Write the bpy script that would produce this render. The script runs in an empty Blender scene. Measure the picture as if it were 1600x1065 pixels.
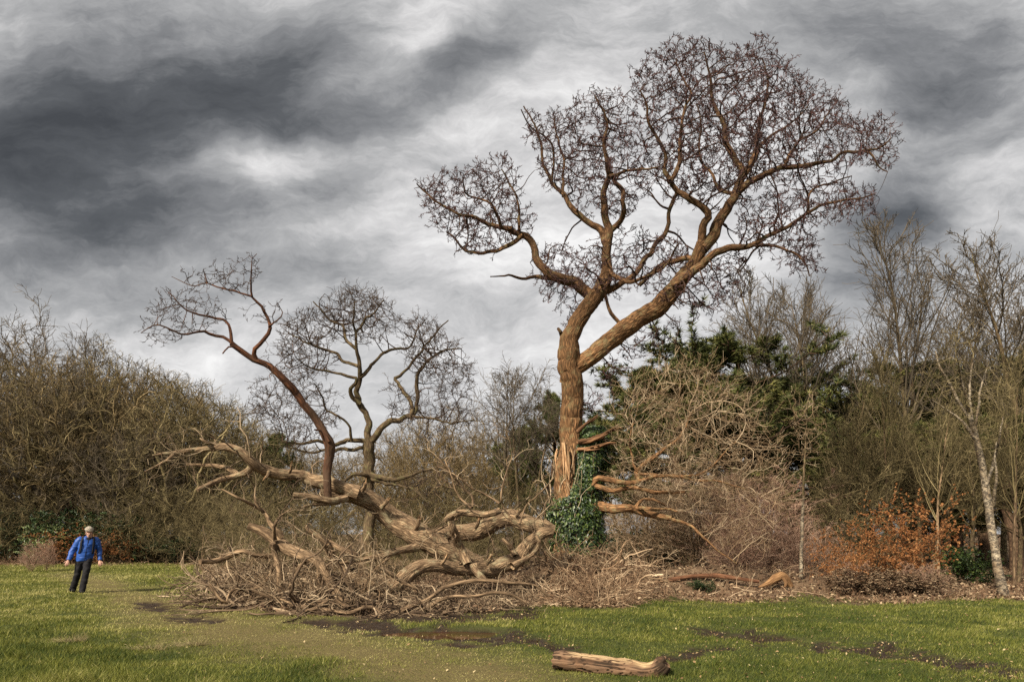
import bpy, math, random, time
import numpy as np
from mathutils import Vector

T0 = time.time()
SC = bpy.context.scene
COL = SC.collection
F, CX, HY, EYE = 1150.0, 800.0, 832.0, 1.6

# ------------------------------------------------------------------ camera
cam = bpy.data.cameras.new('camera')
cam.sensor_width = 36.0
cam.lens = 36.0 * F / 1600.0
cam.shift_y = (HY - 532.5) / 1600.0
cam.clip_start, cam.clip_end = 0.1, 3000.0
camo = bpy.data.objects.new('camera', cam)
COL.objects.link(camo)
camo.location = (0, 0, EYE)
camo.rotation_euler = (math.radians(90), 0, 0)
SC.camera = camo

# ------------------------------------------------------------------ light and exposure
SUN_ELEV, SUN_AZ = 38.0, 215.0          # azimuth clockwise from +Y (camera looks along +Y): behind the camera, to the left
sun = bpy.data.lights.new('sun', 'SUN')
sun.energy = 5.0
sun.angle = math.radians(6)
sun.color = (1.0, 0.91, 0.76)
suno = bpy.data.objects.new('sun', sun)
COL.objects.link(suno)
_az, _el = math.radians(SUN_AZ), math.radians(SUN_ELEV)
sd = Vector((math.sin(_az) * math.cos(_el), math.cos(_az) * math.cos(_el), math.sin(_el)))
suno.rotation_euler = (-sd).to_track_quat('-Z', 'Y').to_euler()
SC.view_settings.view_transform = 'Standard'
SC.view_settings.look = 'None'
SC.view_settings.exposure = 0.82
SC.view_settings.gamma = 1.0
SC.view_settings.use_curve_mapping = False
SC.render.engine = 'CYCLES'
SC.cycles.max_bounces = 5
SC.cycles.diffuse_bounces = 3
SC.cycles.glossy_bounces = 2
SC.cycles.use_denoising = False
SC.cycles.sample_clamp_indirect = 1.0
SC.cycles.sample_clamp_direct = 3.0

# ------------------------------------------------------------------ node helper
class NT:
    def __init__(s, tree):
        s.t = tree; s.n = tree.nodes; s.l = tree.links
    def new(s, typ, **kw):
        nd = s.n.new(typ)
        for k, v in kw.items():
            setattr(nd, k, v)
        return nd
    def put(s, sock, v):
        if isinstance(v, bpy.types.NodeSocket): s.l.new(v, sock)
        elif v is not None: sock.default_value = v
    def math(s, op, a, b=None, c=None, clamp=False):
        nd = s.new('ShaderNodeMath', operation=op, use_clamp=clamp)
        s.put(nd.inputs[0], a); s.put(nd.inputs[1], b); s.put(nd.inputs[2], c)
        return nd.outputs[0]
    def vmath(s, op, a, b=None, sc=None):
        nd = s.new('ShaderNodeVectorMath', operation=op)
        s.put(nd.inputs[0], a); s.put(nd.inputs[1], b)
        if sc is not None: s.put(nd.inputs['Scale'], sc)
        return nd.outputs[0]
    def noise(s, vec, scale, detail=4, rough=0.55, dist=0.0):
        nd = s.new('ShaderNodeTexNoise')
        s.put(nd.inputs['Vector'], vec); nd.inputs['Scale'].default_value = scale
        nd.inputs['Detail'].default_value = detail; nd.inputs['Roughness'].default_value = rough
        nd.inputs['Distortion'].default_value = dist
        return nd.outputs['Fac'], nd.outputs['Color']
    def ramp(s, fac, stops, interp='LINEAR'):
        nd = s.new('ShaderNodeValToRGB'); cr = nd.color_ramp; cr.interpolation = interp
        while len(cr.elements) < len(stops): cr.elements.new(0.5)
        for e, (p, c) in zip(cr.elements, stops):
            e.position = p; e.color = (c, c, c, 1) if isinstance(c, (int, float)) else (*c, 1)
        s.put(nd.inputs[0], fac)
        return nd.outputs[0]
    def mix(s, fac, a, b, mode='MIX'):
        nd = s.new('ShaderNodeMix', data_type='RGBA', blend_type=mode)
        s.put(nd.inputs[0], fac)
        for sock, v in ((nd.inputs[6], a), (nd.inputs[7], b)):
            if isinstance(v, tuple): v = (*v[:3], 1)
            s.put(sock, v)
        return nd.outputs[2]
    def scalec(s, col, k):
        return s.vmath('SCALE', col, sc=k)

# ------------------------------------------------------------------ world: layered storm cloud over a Nishita sky
W = bpy.data.worlds.new('World'); SC.world = W; W.use_nodes = True
g = NT(W.node_tree); g.n.clear()
out = g.new('ShaderNodeOutputWorld'); bg = g.new('ShaderNodeBackground')
bg.inputs['Strength'].default_value = 0.1
g.l.new(bg.outputs[0], out.inputs[0])
sky = g.new('ShaderNodeTexSky', sky_type='NISHITA')
sky.sun_disc = False; sky.sun_elevation = _el; sky.sun_rotation = _az
tc = g.new('ShaderNodeTexCoord')
sep = g.new('ShaderNodeSeparateXYZ'); g.l.new(tc.outputs['Generated'], sep.inputs[0])
ay = g.math('MAXIMUM', g.math('ABSOLUTE', sep.outputs[1]), 0.12)
u = g.math('DIVIDE', sep.outputs[0], ay); v = g.math('DIVIDE', sep.outputs[2], ay)
cmb = g.new('ShaderNodeCombineXYZ'); g.put(cmb.inputs[0], u); g.put(cmb.inputs[1], v)
uv = cmb.outputs[0]
_, w1 = g.noise(uv, 3.2, 5, 0.6)
w1 = g.vmath('SCALE', g.vmath('SUBTRACT', w1, (0.5, 0.5, 0.5)), sc=0.14)
_, w2 = g.noise(uv, 11.0, 5, 0.65)
w2 = g.vmath('SCALE', g.vmath('SUBTRACT', w2, (0.5, 0.5, 0.5)), sc=0.02)
uvw = g.vmath('ADD', g.vmath('ADD', uv, w1), w2)
# cloud banks in the sky: direction (tan azimuth, tan elevation), half sizes, tilt, darkness (+) or brightness (-)
def dpx(x, y): return ((x - CX) / F, (HY - y) / F)
BANKS = [
    (140, 190, 500, 165, 10, 0.70), (420, 120, 220, 90, 22, 0.34), (60, 310, 300, 90, 5, 0.26),
    (60, 250, 240, 90, 8, 0.16), (60, 60, 240, 130, 0, 0.14),
    (150, 395, 360, 85, 12, 0.40), (520, 285, 100, 60, 15, 0.26), (545, 190, 160, 55, 12, 0.30),
    (735, 95, 130, 60, 28, 0.52), (620, 470, 200, 60, 12, 0.16), (690, 250, 130, 50, 18, 0.20),
    (1410, 330, 160, 66, 18, 0.80), (1470, 150, 130, 60, 10, 0.55), (1520, 60, 200, 100, -20, 0.34), (1330, 60, 160, 120, -35, 0.24),
    (1400, 440, 280, 50, 12, 0.26), (1470, 230, 160, 60, 15, 0.30), (1350, 400, 200, 80, 5, 0.2),
    (330, 455, 220, 60, 8, 0.20), (760, 490, 190, 55, 8, 0.14), (560, 395, 190, 55, 14, 0.18),
    (250, 350, 300, 60, 12, 0.14), (390, 262, 150, 45, 10, -0.26), (790, 190, 270, 90, 24, -0.22), (900, 330, 260, 150, 15, -0.20), (700, 330, 160, 70, 18, -0.14),
    (1500, 300, 160, 60, 20, -0.18), (1500, 190, 100, 40, 15, -0.12), (620, 60, 220, 60, 25, -0.12), (1150, 420, 160, 150, 0, -0.18),
    (880, 480, 300, 130, 0, -0.10), (120, 560, 500, 60, 0, -0.05), (620, 620, 900, 130, 0, -0.08), (800, 400, 380, 120, 14, -0.12),
]
tot = None
for (bx, by, rx, ry, ang, amt) in BANKS:
    amt = amt * (0.85 if bx < 560 else 0.72)
    mp = g.new('ShaderNodeMapping', vector_type='TEXTURE')
    g.put(mp.inputs['Vector'], uvw)
    x0, y0 = dpx(bx, by)
    mp.inputs['Location'].default_value = (x0, y0, 0)
    mp.inputs['Rotation'].default_value = (0, 0, math.radians(ang))
    mp.inputs['Scale'].default_value = (rx * 1.25 / F, ry * 1.25 / F, 1)
    gr = g.new('ShaderNodeTexGradient', gradient_type='SPHERICAL')
    g.l.new(mp.outputs[0], gr.inputs[0])
    sm = g.new('ShaderNodeMapRange', interpolation_type='SMOOTHSTEP')
    g.put(sm.inputs[0], gr.outputs['Fac'])
    tot = g.math('MULTIPLY_ADD', sm.outputs[0], amt, tot if tot is not None else 0.0)
# streaky texture, drawn out along the wind
ms = g.new('ShaderNodeMapping'); g.put(ms.inputs['Vector'], uvw)
ms.inputs['Rotation'].default_value = (0, 0, math.radians(-22)); ms.inputs['Scale'].default_value = (1.0, 2.6, 1.0)
n1, _ = g.noise(ms.outputs[0], 3.0, 9, 0.60, 0.0)
n2, _ = g.noise(ms.outputs[0], 10.0, 8, 0.68, 0.0)
nn = g.math('ADD', g.math('MULTIPLY_ADD', n1, 0.74, -0.37), g.math('MULTIPLY_ADD', n2, 0.42, -0.21))
n3, _ = g.noise(ms.outputs[0], 38.0, 6, 0.7, 0.0)
nn = g.math('ADD', nn, g.math('MULTIPLY_ADD', n3, 0.15, -0.075))
dark = g.math('ADD', g.math('ADD', tot, nn), 0.235, clamp=True)
cloud = g.ramp(dark, [(0.0, (0.95, 0.94, 0.925)), (0.16, (0.68, 0.67, 0.665)), (0.32, (0.44, 0.44, 0.44)),
                      (0.52, (0.245, 0.248, 0.254)), (0.75, (0.110, 0.114, 0.119)), (1.0, (0.062, 0.064, 0.067))])
# low sky stays pale; the unseen part behind the camera is brightened as added frontal fill
back_fill = g.new('ShaderNodeMapRange'); g.put(back_fill.inputs[0], sep.outputs[1])
back_fill.inputs[1].default_value = 0.15; back_fill.inputs[2].default_value = -0.35; back_fill.inputs[3].default_value = 1.0; back_fill.inputs[4].default_value = 1.35
cl = g.scalec(cloud, g.math('MULTIPLY', back_fill.outputs[0], 5.75))
g.put(bg.inputs['Color'], g.mix(0.97, sky.outputs[0], cl))

# ------------------------------------------------------------------ numeric helpers
rng = np.random.default_rng(11)
def reseed(k):
    global rng
    rng = np.random.default_rng(k)
def nrm(a):
    return a / np.maximum(np.linalg.norm(a, axis=-1, keepdims=True), 1e-9)
def P(px, py, Y):
    return np.array([(px - CX) / F * Y, Y, EYE + (HY - py) / F * Y])
_tab = np.random.default_rng(5).random(4096)
def vnoise(p, scale=1.0):
    p = np.asarray(p, float) * scale
    i = np.floor(p).astype(np.int64); f = p - i; f = f * f * (3 - 2 * f)
    def h(dx, dy, dz):
        return _tab[((i[..., 0] + dx) * 73 + (i[..., 1] + dy) * 179 + (i[..., 2] + dz) * 283 + ((i[..., 0] + dx) * (i[..., 1] + dy)) * 7) & 4095]
    fx, fy, fz = f[..., 0], f[..., 1], f[..., 2]
    a = h(0, 0, 0) * (1 - fx) + h(1, 0, 0) * fx; b = h(0, 1, 0) * (1 - fx) + h(1, 1, 0) * fx
    c = h(0, 0, 1) * (1 - fx) + h(1, 0, 1) * fx; d = h(0, 1, 1) * (1 - fx) + h(1, 1, 1) * fx
    return (a * (1 - fy) + b * fy) * (1 - fz) + (c * (1 - fy) + d * fy) * fz
def fbm(p, scale, oct=3):
    s = 0; a = 0.5; 
    for k in range(oct):
        s = s + a * vnoise(p, scale * 2 ** k); a *= 0.5
    return s / (1 - 0.5 ** oct)
def catmull(pts, n):
    pts = np.asarray(pts, float)
    if len(pts) == 2: return pts[0] + (pts[1] - pts[0]) * np.linspace(0, 1, n)[:, None]
    q = np.vstack([2 * pts[0] - pts[1], pts, 2 * pts[-1] - pts[-2]])
    L = np.r_[0, np.cumsum(np.linalg.norm(np.diff(pts[:, :3], axis=0), axis=1))]
    s = np.linspace(0, L[-1], n); k = np.clip(np.searchsorted(L, s, 'right') - 1, 0, len(pts) - 2)
    t = ((s - L[k]) / np.maximum(L[k + 1] - L[k], 1e-9))[:, None]
    a, b, c, d = q[k], q[k + 1], q[k + 2], q[k + 3]
    return 0.5 * (2 * b + (c - a) * t + (2 * a - 5 * b + 4 * c - d) * t ** 2 + (3 * b - a - 3 * c + d) * t ** 3)

# ------------------------------------------------------------------ mesh building
class Geo:
    def __init__(s): s.v = []; s.q = []; s.t = []; s.c = []; s.uq = []; s.n = 0; s.hasuv = False
    def add(s, v, q=None, t=None, tint=0.5, uq=None):
        v = np.asarray(v, np.float32).reshape(-1, 3)
        if q is not None and len(q):
            s.q.append(np.asarray(q, np.int32) + s.n)
            if uq is not None: s.uq.append(np.asarray(uq, np.float32)); s.hasuv = True
            else: s.uq.append(np.zeros((len(q), 4, 2), np.float32))
        if t is not None and len(t): s.t.append(np.asarray(t, np.int32) + s.n)
        s.v.append(v); s.c.append(np.broadcast_to(np.asarray(tint, np.float32).reshape(-1), (len(v),)) if np.size(tint) == 1 else np.asarray(tint, np.float32).reshape(-1))
        s.n += len(v)
        return s
    def build(s, name, mat, parent=None, smooth=True, off=None):
        v = np.concatenate(s.v); c = np.concatenate(s.c)
        o = np.zeros(3) if off is None else np.asarray(off, float)
        if parent is not None and off is None: o = np.array(parent.location)
        q = np.concatenate(s.q) if s.q else np.zeros((0, 4), np.int32)
        t = np.concatenate(s.t) if s.t else np.zeros((0, 3), np.int32)
        me = bpy.data.meshes.new(name)
        me.vertices.add(len(v)); me.vertices.foreach_set('co', (v - o).astype(np.float32).ravel())
        nl = q.size + t.size; me.loops.add(nl)
        me.loops.foreach_set('vertex_index', np.concatenate([q.ravel(), t.ravel()]).astype(np.int32))
        me.polygons.add(len(q) + len(t))
        ls = np.concatenate([np.arange(len(q)) * 4, q.size + np.arange(len(t)) * 3]).astype(np.int32)
        me.polygons.foreach_set('loop_start', ls)
        me.polygons.foreach_set('use_smooth', np.full(len(ls), smooth))
        if s.hasuv:
            uvl = me.uv_layers.new(name='bark')
            uv = np.zeros((nl, 2), np.float32); uv[:q.size] = np.concatenate(s.uq).reshape(-1, 2)
            uvl.data.foreach_set('uv', uv.ravel())
        at = me.attributes.new('tint', 'FLOAT', 'POINT'); at.data.foreach_set('value', c.astype(np.float32))
        me.update(calc_edges=True)
        me.materials.append(mat)
        ob = bpy.data.objects.new(name, me); COL.objects.link(ob)
        if parent is not None: ob.parent = parent
        return ob

def tubes(geo, Pt, R, k=3, tint=None, rough=0.0, uv=False, cap=False, roughscale=6.0):
    Pt = np.asarray(Pt, float); R = np.asarray(R, float)
    if Pt.ndim == 2: Pt = Pt[None]; R = R[None]
    M, N, _ = Pt.shape
    if M == 0: return
    T = nrm(np.gradient(Pt, axis=1))
    C = Pt - Pt.mean(1, keepdims=True)
    w, vec = np.linalg.eigh(np.einsum('mni,mnj->mij', C, C))
    ref = vec[:, None, :, 0]
    U = nrm(ref - (ref * T).sum(-1, keepdims=True) * T)
    Wv = np.cross(T, U)
    a = np.arange(k) * 2 * np.pi / k
    rad = R[:, :, None] * np.ones(k)
    if rough > 0:
        dirs = U[:, :, None] * np.cos(a)[:, None] + Wv[:, :, None] * np.sin(a)[:, None]
        q = Pt[:, :, None] + dirs * R[:, :, None, None]
        nz = fbm(q, roughscale, 3) - 0.5; big = vnoise(q, roughscale * 0.33) - 0.5
        rad = rad * (1 + rough * (nz * 1.2 + big * 1.6))
        if k >= 18:                                        # deep bark fissures along the grain
            Lc = np.concatenate([np.zeros((M, 1)), np.cumsum(np.linalg.norm(np.diff(Pt, axis=1), axis=2), axis=1)], 1)[..., None]
            cs = R[:, :, None] * 11; wv = 0.5 * np.sin(Lc * 3.1) + 0 * a
            rid = np.abs(vnoise(np.stack([cs * np.cos(a + wv * 0.3), cs * np.sin(a + wv * 0.3), Lc * 2.4 + 0 * a], -1), 1.0) - 0.5)
            rad = rad - np.minimum(0.022, 0.12 * R[:, :, None]) * np.exp(-(rid / 0.07) ** 2)
    V = Pt[:, :, None] + rad[..., None] * (U[:, :, None] * np.cos(a)[:, None] + Wv[:, :, None] * np.sin(a)[:, None])
    base = (np.arange(M) * N * k)[:, None, None]; i = np.arange(N - 1)[None, :, None] * k; j = np.arange(k)[None, None]
    jn = (j + 1) % k
    q = np.stack([base + i + j, base + i + jn, base + i + k + jn, base + i + k + j], -1).reshape(-1, 4)
    if tint is None: tint = rng.random(M)
    tv = np.repeat(np.asarray(tint, float).reshape(M), N * k) if np.size(tint) == M else np.repeat(np.asarray(tint, float).reshape(-1), k)
    uq = None
    if uv:
        L = np.concatenate([np.zeros((M, 1)), np.cumsum(np.linalg.norm(np.diff(Pt, axis=1), axis=2), axis=1)], 1)
        rm = R.mean(1)[:, None, None]
        off = rng.random((M, 1, 1)) * 20
        uu0 = (j * 2 * np.pi / k * rm + off) + 0 * i; uu1 = ((j + 1) * 2 * np.pi / k * rm + off) + 0 * i
        v0 = L[:, :-1, None] + off + 0 * j; v1 = L[:, 1:, None] + off + 0 * j
        uq = np.stack([np.stack([uu0, v0], -1), np.stack([uu1, v0], -1), np.stack([uu1, v1], -1), np.stack([uu0, v1], -1)], -2).reshape(-1, 4, 2)
    geo.add(V.reshape(-1, 3), q, tint=tv, uq=uq)
    if cap:
        for e, sgn in ((N - 1, 1), (0, -1)):
            ring = V[:, e]                                   # M,k,3
            cen = ring.mean(1) + T[:, e] * sgn * R[:, e, None] * 0.25
            vv = np.concatenate([ring, cen[:, None]], 1).reshape(-1, 3)
            b = np.arange(M)[:, None] * (k + 1); jj = np.arange(k)[None]
            tri = np.stack([b + jj, b + (jj + 1) % k, b + k + 0 * jj], -1).reshape(-1, 3)
            geo.add(vv, t=tri, tint=np.repeat(np.asarray(tint, float).reshape(M, -1)[:, -1 if e else 0], k + 1) + 0.25)

def walk(base, dirs, length, r0, N=5, curl=0.35, trop=(0, 0, 0.0), taper=0.75, rtip=None):
    M = len(base); P_ = np.zeros((M, N, 3)); P_[:, 0] = base
    d = nrm(np.asarray(dirs, float)); st = (np.asarray(length, float) / (N - 1))[:, None]; tr = np.asarray(trop, float)
    for i in range(1, N):
        P_[:, i] = P_[:, i - 1] + d * st
        d = nrm(d + curl * rng.normal(size=(M, 3)) + tr)
    t = np.linspace(0, 1, N)[None]
    r0 = np.asarray(r0, float).reshape(-1, 1) * np.ones((M, 1))
    R = r0 * (1 - taper * t)
    if rtip is not None: R = np.maximum(R, rtip)
    return P_, R

def spawn(Pt, R, k, t0=0.2, t1=1.0, ang=(50, 15), even=True):
    """k children bases per parent -> base, direction, parent radius, t"""
    M, N, _ = Pt.shape
    t = t0 + (t1 - t0) * ((np.arange(k)[None] + rng.random((M, k))) / k if even else rng.random((M, k)))
    x = np.clip(t * (N - 1), 0, N - 1 - 1e-6); i = x.astype(int); f = (x - i)[..., None]; m = np.arange(M)[:, None]
    b = Pt[m, i] * (1 - f) + Pt[m, i + 1] * f
    T = nrm(Pt[m, i + 1] - Pt[m, i]); r = R[m, i] * (1 - f[..., 0]) + R[m, i + 1] * f[..., 0]
    A = np.radians(rng.normal(ang[0], ang[1], size=(M, k)))[..., None]
    q = rng.normal(size=(M, k, 3)); q = nrm(q - (q * T).sum(-1, keepdims=True) * T)
    d = T * np.cos(A) + q * np.sin(A)
    return b.reshape(-1, 3), d.reshape(-1, 3), r.reshape(-1), t.reshape(-1)

def colonize(nodes0, attr, step, di, dk, iters=120, jit=0.3, trop=(0, 0, 0.0), inertia=0.35, maxch=3, maxn=40000):
    n0 = len(nodes0); nodes = np.zeros((maxn, 3)); nodes[:n0] = nodes0
    par = np.full(maxn, -1); dr = np.zeros((maxn, 3)); nch = np.zeros(maxn, int); n = n0
    attr = np.asarray(attr); A = len(attr); near = np.zeros(A, int); dist = np.full(A, 1e9); alive = np.ones(A, bool)
    def upd(a, b):
        idx = np.nonzero(alive)[0]
        for s0 in range(a, b, 400):
            e = min(b, s0 + 400)
            D = np.linalg.norm(attr[idx][:, None] - nodes[None, s0:e], axis=2)
            mi = D.argmin(1); md = D[np.arange(len(idx)), mi]; better = md < dist[idx]
            near[idx[better]] = mi[better] + s0; dist[idx[better]] = md[better]
    upd(0, n0)
    alive &= dist > dk
    for it in range(iters):
        act = np.nonzero(alive & (dist < di))[0]
        if len(act) == 0: break
        acc = np.zeros((n, 3)); np.add.at(acc, near[act], nrm(attr[act] - nodes[near[act]]))
        gi = np.unique(near[act]); gi = gi[nch[gi] < maxch]
        if len(gi) == 0: break
        d = nrm(nrm(acc[gi]) + jit * rng.normal(size=(len(gi), 3)) + inertia * dr[gi] + np.asarray(trop))
        m = min(len(gi), maxn - n)
        if m <= 0: break
        nodes[n:n + m] = nodes[gi[:m]] + step * d[:m]; par[n:n + m] = gi[:m]; dr[n:n + m] = d[:m]
        np.add.at(nch, gi[:m], 1)
        upd(n, n + m); n += m
        alive &= dist > dk
    return nodes[:n], par[:n], n0

def chains(nodes, par, n0, rtip, e=2.1, rmax=None):
    n = len(nodes); acc = np.zeros(n); r = np.zeros(n); main = np.full(n, -1); best = np.zeros(n)
    for i in range(n - 1, n0 - 1, -1):
        r[i] = max(rtip, acc[i] ** (1 / e))
        p = par[i]; acc[p] += r[i] ** e
        if r[i] > best[p]: best[p] = r[i]; main[p] = i
    if rmax is not None:
        for i in range(n0, n):
            p = par[i]; lim = rmax[p] if p < n0 else r[p]
            r[i] = min(r[i], lim)
    res = []
    for i in range(n0, n):
        p = par[i]
        if p < n0 or main[p] != i:
            ids = [p, i]
            while main[ids[-1]] >= 0: ids.append(main[ids[-1]])
            rr = r[ids].copy(); rr[0] = rr[1]
            res.append((nodes[ids], rr))
    return res, r
def add_chains(geo, chs, kfun):
    by = {}
    for p, r in chs: by.setdefault((len(p), kfun(r[0])), []).append((p, r))
    for (N, k), L in by.items():
        tubes(geo, np.array([a for a, _ in L]), np.array([b for _, b in L]), k)

def inpoly(pts, poly):
    x, y = pts[:, 0], pts[:, 1]; c = np.zeros(len(pts), bool); n = len(poly); j = n - 1
    for i in range(n):
        xi, yi = poly[i]; xj, yj = poly[j]
        c ^= ((yi > y) != (yj > y)) & (x < (xj - xi) * (y - yi) / (yj - yi + 1e-12) + xi); j = i
    return c
def sample_poly(poly, n):
    poly = np.asarray(poly, float); lo, hi = poly.min(0), poly.max(0); res = np.zeros((0, 2))
    while len(res) < n:
        q = lo + rng.random((n * 3, 2)) * (hi - lo); res = np.vstack([res, q[inpoly(q, poly)]])
    return res[:n]
def edge_dist(p, poly):
    poly = np.asarray(poly, float); d = np.full(len(p), 1e9)
    for a, b in zip(poly, np.roll(poly, -1, 0)):
        ab = b - a; t = np.clip(((p - a) @ ab) / (ab @ ab), 0, 1)[:, None]; d = np.minimum(d, np.linalg.norm(p - a - t * ab, axis=1))
    return d
def crown_points(poly, n, Yc, depth, dk=1.0):
    """points filling a rounded crown of real depth: thick in the middle, thin at its rim"""
    q = sample_poly(poly, n); e = edge_dist(q, poly); e = e / e.max()
    h = depth * np.sqrt(np.clip(e * 1.6, 0.03, 1))
    Y = Yc + (rng.random(n) * 2 - 1) * h
    return np.stack([(q[:, 0] - CX) / F * Y, Y, EYE + (HY - q[:, 1]) / F * Y], 1)

# ------------------------------------------------------------------ materials
def base_mat(name, rough=0.85, spec=0.25):
    m = bpy.data.materials.new(name); m.use_nodes = True; g = NT(m.node_tree)
    b = m.node_tree.nodes['Principled BSDF']; b.inputs['Roughness'].default_value = rough
    b.inputs['Specular IOR Level'].default_value = spec
    return m, g, b
def tint_mat(name, c0, c1, rough=0.85, c2=None, spec=0.2, nscale=0.0, transl=0.0):
    """colour runs c0..c1(..c2) with each piece's own tint"""
    m, g, b = base_mat(name, rough, spec)
    at = g.new('ShaderNodeAttribute', attribute_name='tint')
    f = at.outputs['Fac']
    if nscale:
        tcn = g.new('ShaderNodeTexCoord'); nf, _ = g.noise(tcn.outputs['Object'], nscale, 3)
        f = g.math('ADD', f, g.math('MULTIPLY_ADD', nf, 1.2, -0.6), clamp=True)
    st = [(0.0, c0), (1.0, c1)] if c2 is None else [(0.0, c0), (0.6, c1), (1.0, c2)]
    col = g.ramp(f, st)
    g.put(b.inputs['Base Color'], col)
    if transl:
        tr = g.new('ShaderNodeBsdfTranslucent'); g.put(tr.inputs[0], col)
        mx = g.new('ShaderNodeMixShader'); mx.inputs[0].default_value = transl
        g.l.new(b.outputs[0], mx.inputs[1]); g.l.new(tr.outputs[0], mx.inputs[2])
        g.l.new(mx.outputs[0], m.node_tree.nodes['Material Output'].inputs[0])
    return m
def bark_mat(name, ridge, fissure, lichen=None, su=16.0, sv=4.0, bump=0.6, lam=0.0, patch=None):
    m, g, b = base_mat(name, 0.9, 0.15)
    uvn = g.new('ShaderNodeUVMap', uv_map='bark')
    tcn = g.new('ShaderNodeTexCoord')
    _, wob = g.noise(tcn.outputs['Object'], 5.0, 3)
    vv = g.vmath('ADD', uvn.outputs[0], g.vmath('SCALE', wob, sc=0.08))
    mp = g.new('ShaderNodeMapping'); g.put(mp.inputs['Vector'], vv); mp.inputs['Scale'].default_value = (su, sv, 1)
    n1, _ = g.noise(mp.outputs[0], 1.0, 5, 0.65, 0.6)
    vo = g.new('ShaderNodeTexVoronoi', feature='DISTANCE_TO_EDGE'); g.put(vo.inputs['Vector'], mp.outputs[0]); vo.inputs['Scale'].default_value = 0.8
    cr = g.math('MULTIPLY', vo.outputs['Distance'], 2.2, clamp=True)
    hgt = g.math('MULTIPLY', g.math('ADD', cr, 0.35), n1)
    f = g.ramp(hgt, [(0.12, 0.0), (0.55, 1.0)])
    col = g.mix(f, fissure, ridge)
    nb, _ = g.noise(tcn.outputs['Object'], 1.7, 4, 0.6)
    col = g.mix(g.ramp(nb, [(0.35, 0.0), (0.7, 0.75)]), col, g.scalec(col, 0.62))
    if lichen is not None:
        nl, _ = g.noise(tcn.outputs['Object'], 4.5, 5, 0.7)
        col = g.mix(g.ramp(nl, [(0.52, 0.0), (0.66, 0.7)]), col, lichen)
    if patch is not None:
        npt, _ = g.noise(tcn.outputs['Object'], 0.9, 4, 0.6)
        col = g.mix(g.ramp(npt, [(0.5, 0.0), (0.62, 0.85)]), col, patch)
    at = g.new('ShaderNodeAttribute', attribute_name='tint')
    col = g.scalec(col, g.math('MULTIPLY_ADD', at.outputs['Fac'], 1.2, 0.4))
    g.put(b.inputs['Base Color'], col)
    bp = g.new('ShaderNodeBump'); bp.inputs['Strength'].default_value = bump; bp.inputs['Distance'].default_value = 0.04
    g.put(bp.inputs['Height'], hgt); g.l.new(bp.outputs[0], b.inputs['Normal'])
    return m

M_OAK = bark_mat('oak_bark', (0.37, 0.195, 0.088), (0.045, 0.023, 0.011), lichen=(0.22, 0.18, 0.09), su=24, sv=5.5, bump=0.9)
M_OAK_SILHOUETTE = bark_mat('oak_limb_bark', (0.235, 0.125, 0.06), (0.04, 0.021, 0.011), lichen=(0.15, 0.125, 0.06), su=24, sv=5.5, bump=0.9)  # oak bark darkened in colour for upper limbs seen in silhouette
M_OAKMID = bark_mat('oak_branch_bark', (0.105, 0.060, 0.040), (0.03, 0.017, 0.012), su=24, sv=5.5)
M_FALL = bark_mat('fallen_bark', (0.39, 0.262, 0.152), (0.062, 0.037, 0.021), lichen=(0.29, 0.25, 0.15), su=26, sv=4.5, bump=0.9)
M_RUST = bark_mat('rusty_bark', (0.135, 0.055, 0.027), (0.03, 0.015, 0.010), patch=(0.07, 0.042, 0.026))
M_DEAD = bark_mat('dead_wood', (0.32, 0.215, 0.125), (0.05, 0.030, 0.017), su=20, sv=3)
M_BROWNB = bark_mat('brown_bark', (0.17, 0.12, 0.065), (0.05, 0.033, 0.02), lichen=(0.13, 0.12, 0.05))
M_OLIVE = bark_mat('mossy_bark', (0.115, 0.09, 0.045), (0.035, 0.027, 0.014), lichen=(0.10, 0.10, 0.03), su=10, sv=3)
M_TORN = bark_mat('torn_heartwood', (0.58, 0.38, 0.21), (0.24, 0.12, 0.055), su=30, sv=2.5)
M_TWIG_HI = tint_mat('oak_twigs', (0.022, 0.013, 0.012), (0.062, 0.034, 0.030), c2=(0.10, 0.045, 0.042))
M_TWIG_F = tint_mat('fallen_twigs', (0.025, 0.016, 0.012), (0.07, 0.042, 0.028))
M_TWIG_MID = tint_mat('mid_oak_twigs', (0.026, 0.018, 0.014), (0.082, 0.054, 0.036))
M_TWIG_TAN = tint_mat('tan_twigs', (0.065, 0.040, 0.021), (0.28, 0.185, 0.105), c2=(0.54, 0.42, 0.28))
M_TWIG_PINK = tint_mat('pinkish_twigs', (0.09, 0.046, 0.03), (0.31, 0.18, 0.12), c2=(0.55, 0.39, 0.28))
M_TWIG_OLV = tint_mat('olive_twigs', (0.028, 0.022, 0.010), (0.105, 0.080, 0.034), c2=(0.28, 0.22, 0.11))
M_TWIG_BRN = tint_mat('brown_twigs', (0.032, 0.022, 0.010), (0.118, 0.082, 0.036), c2=(0.30, 0.22, 0.11))
M_TWIG_GRY = tint_mat('grey_twigs', (0.040, 0.032, 0.023), (0.135, 0.103, 0.066))
M_BRUSH = tint_mat('dead_brush', (0.030, 0.018, 0.011), (0.150, 0.100, 0.060), c2=(0.37, 0.275, 0.175), nscale=1.0)
# ------------------------------------------------------------------ object helpers
def thing(name, label, cat, loc=(0, 0, 0), group=None):
    o = bpy.data.objects.new(name, None); COL.objects.link(o); o.location = loc
    o.empty_display_size = 0.3
    o['label'] = label; o['category'] = cat
    if group: o['group'] = group
    return o
def tag(o, label, cat, group=None, kind=None):
    o['label'] = label; o['category'] = cat
    if group: o['group'] = group
    if kind: o['kind'] = kind
    return o

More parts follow.
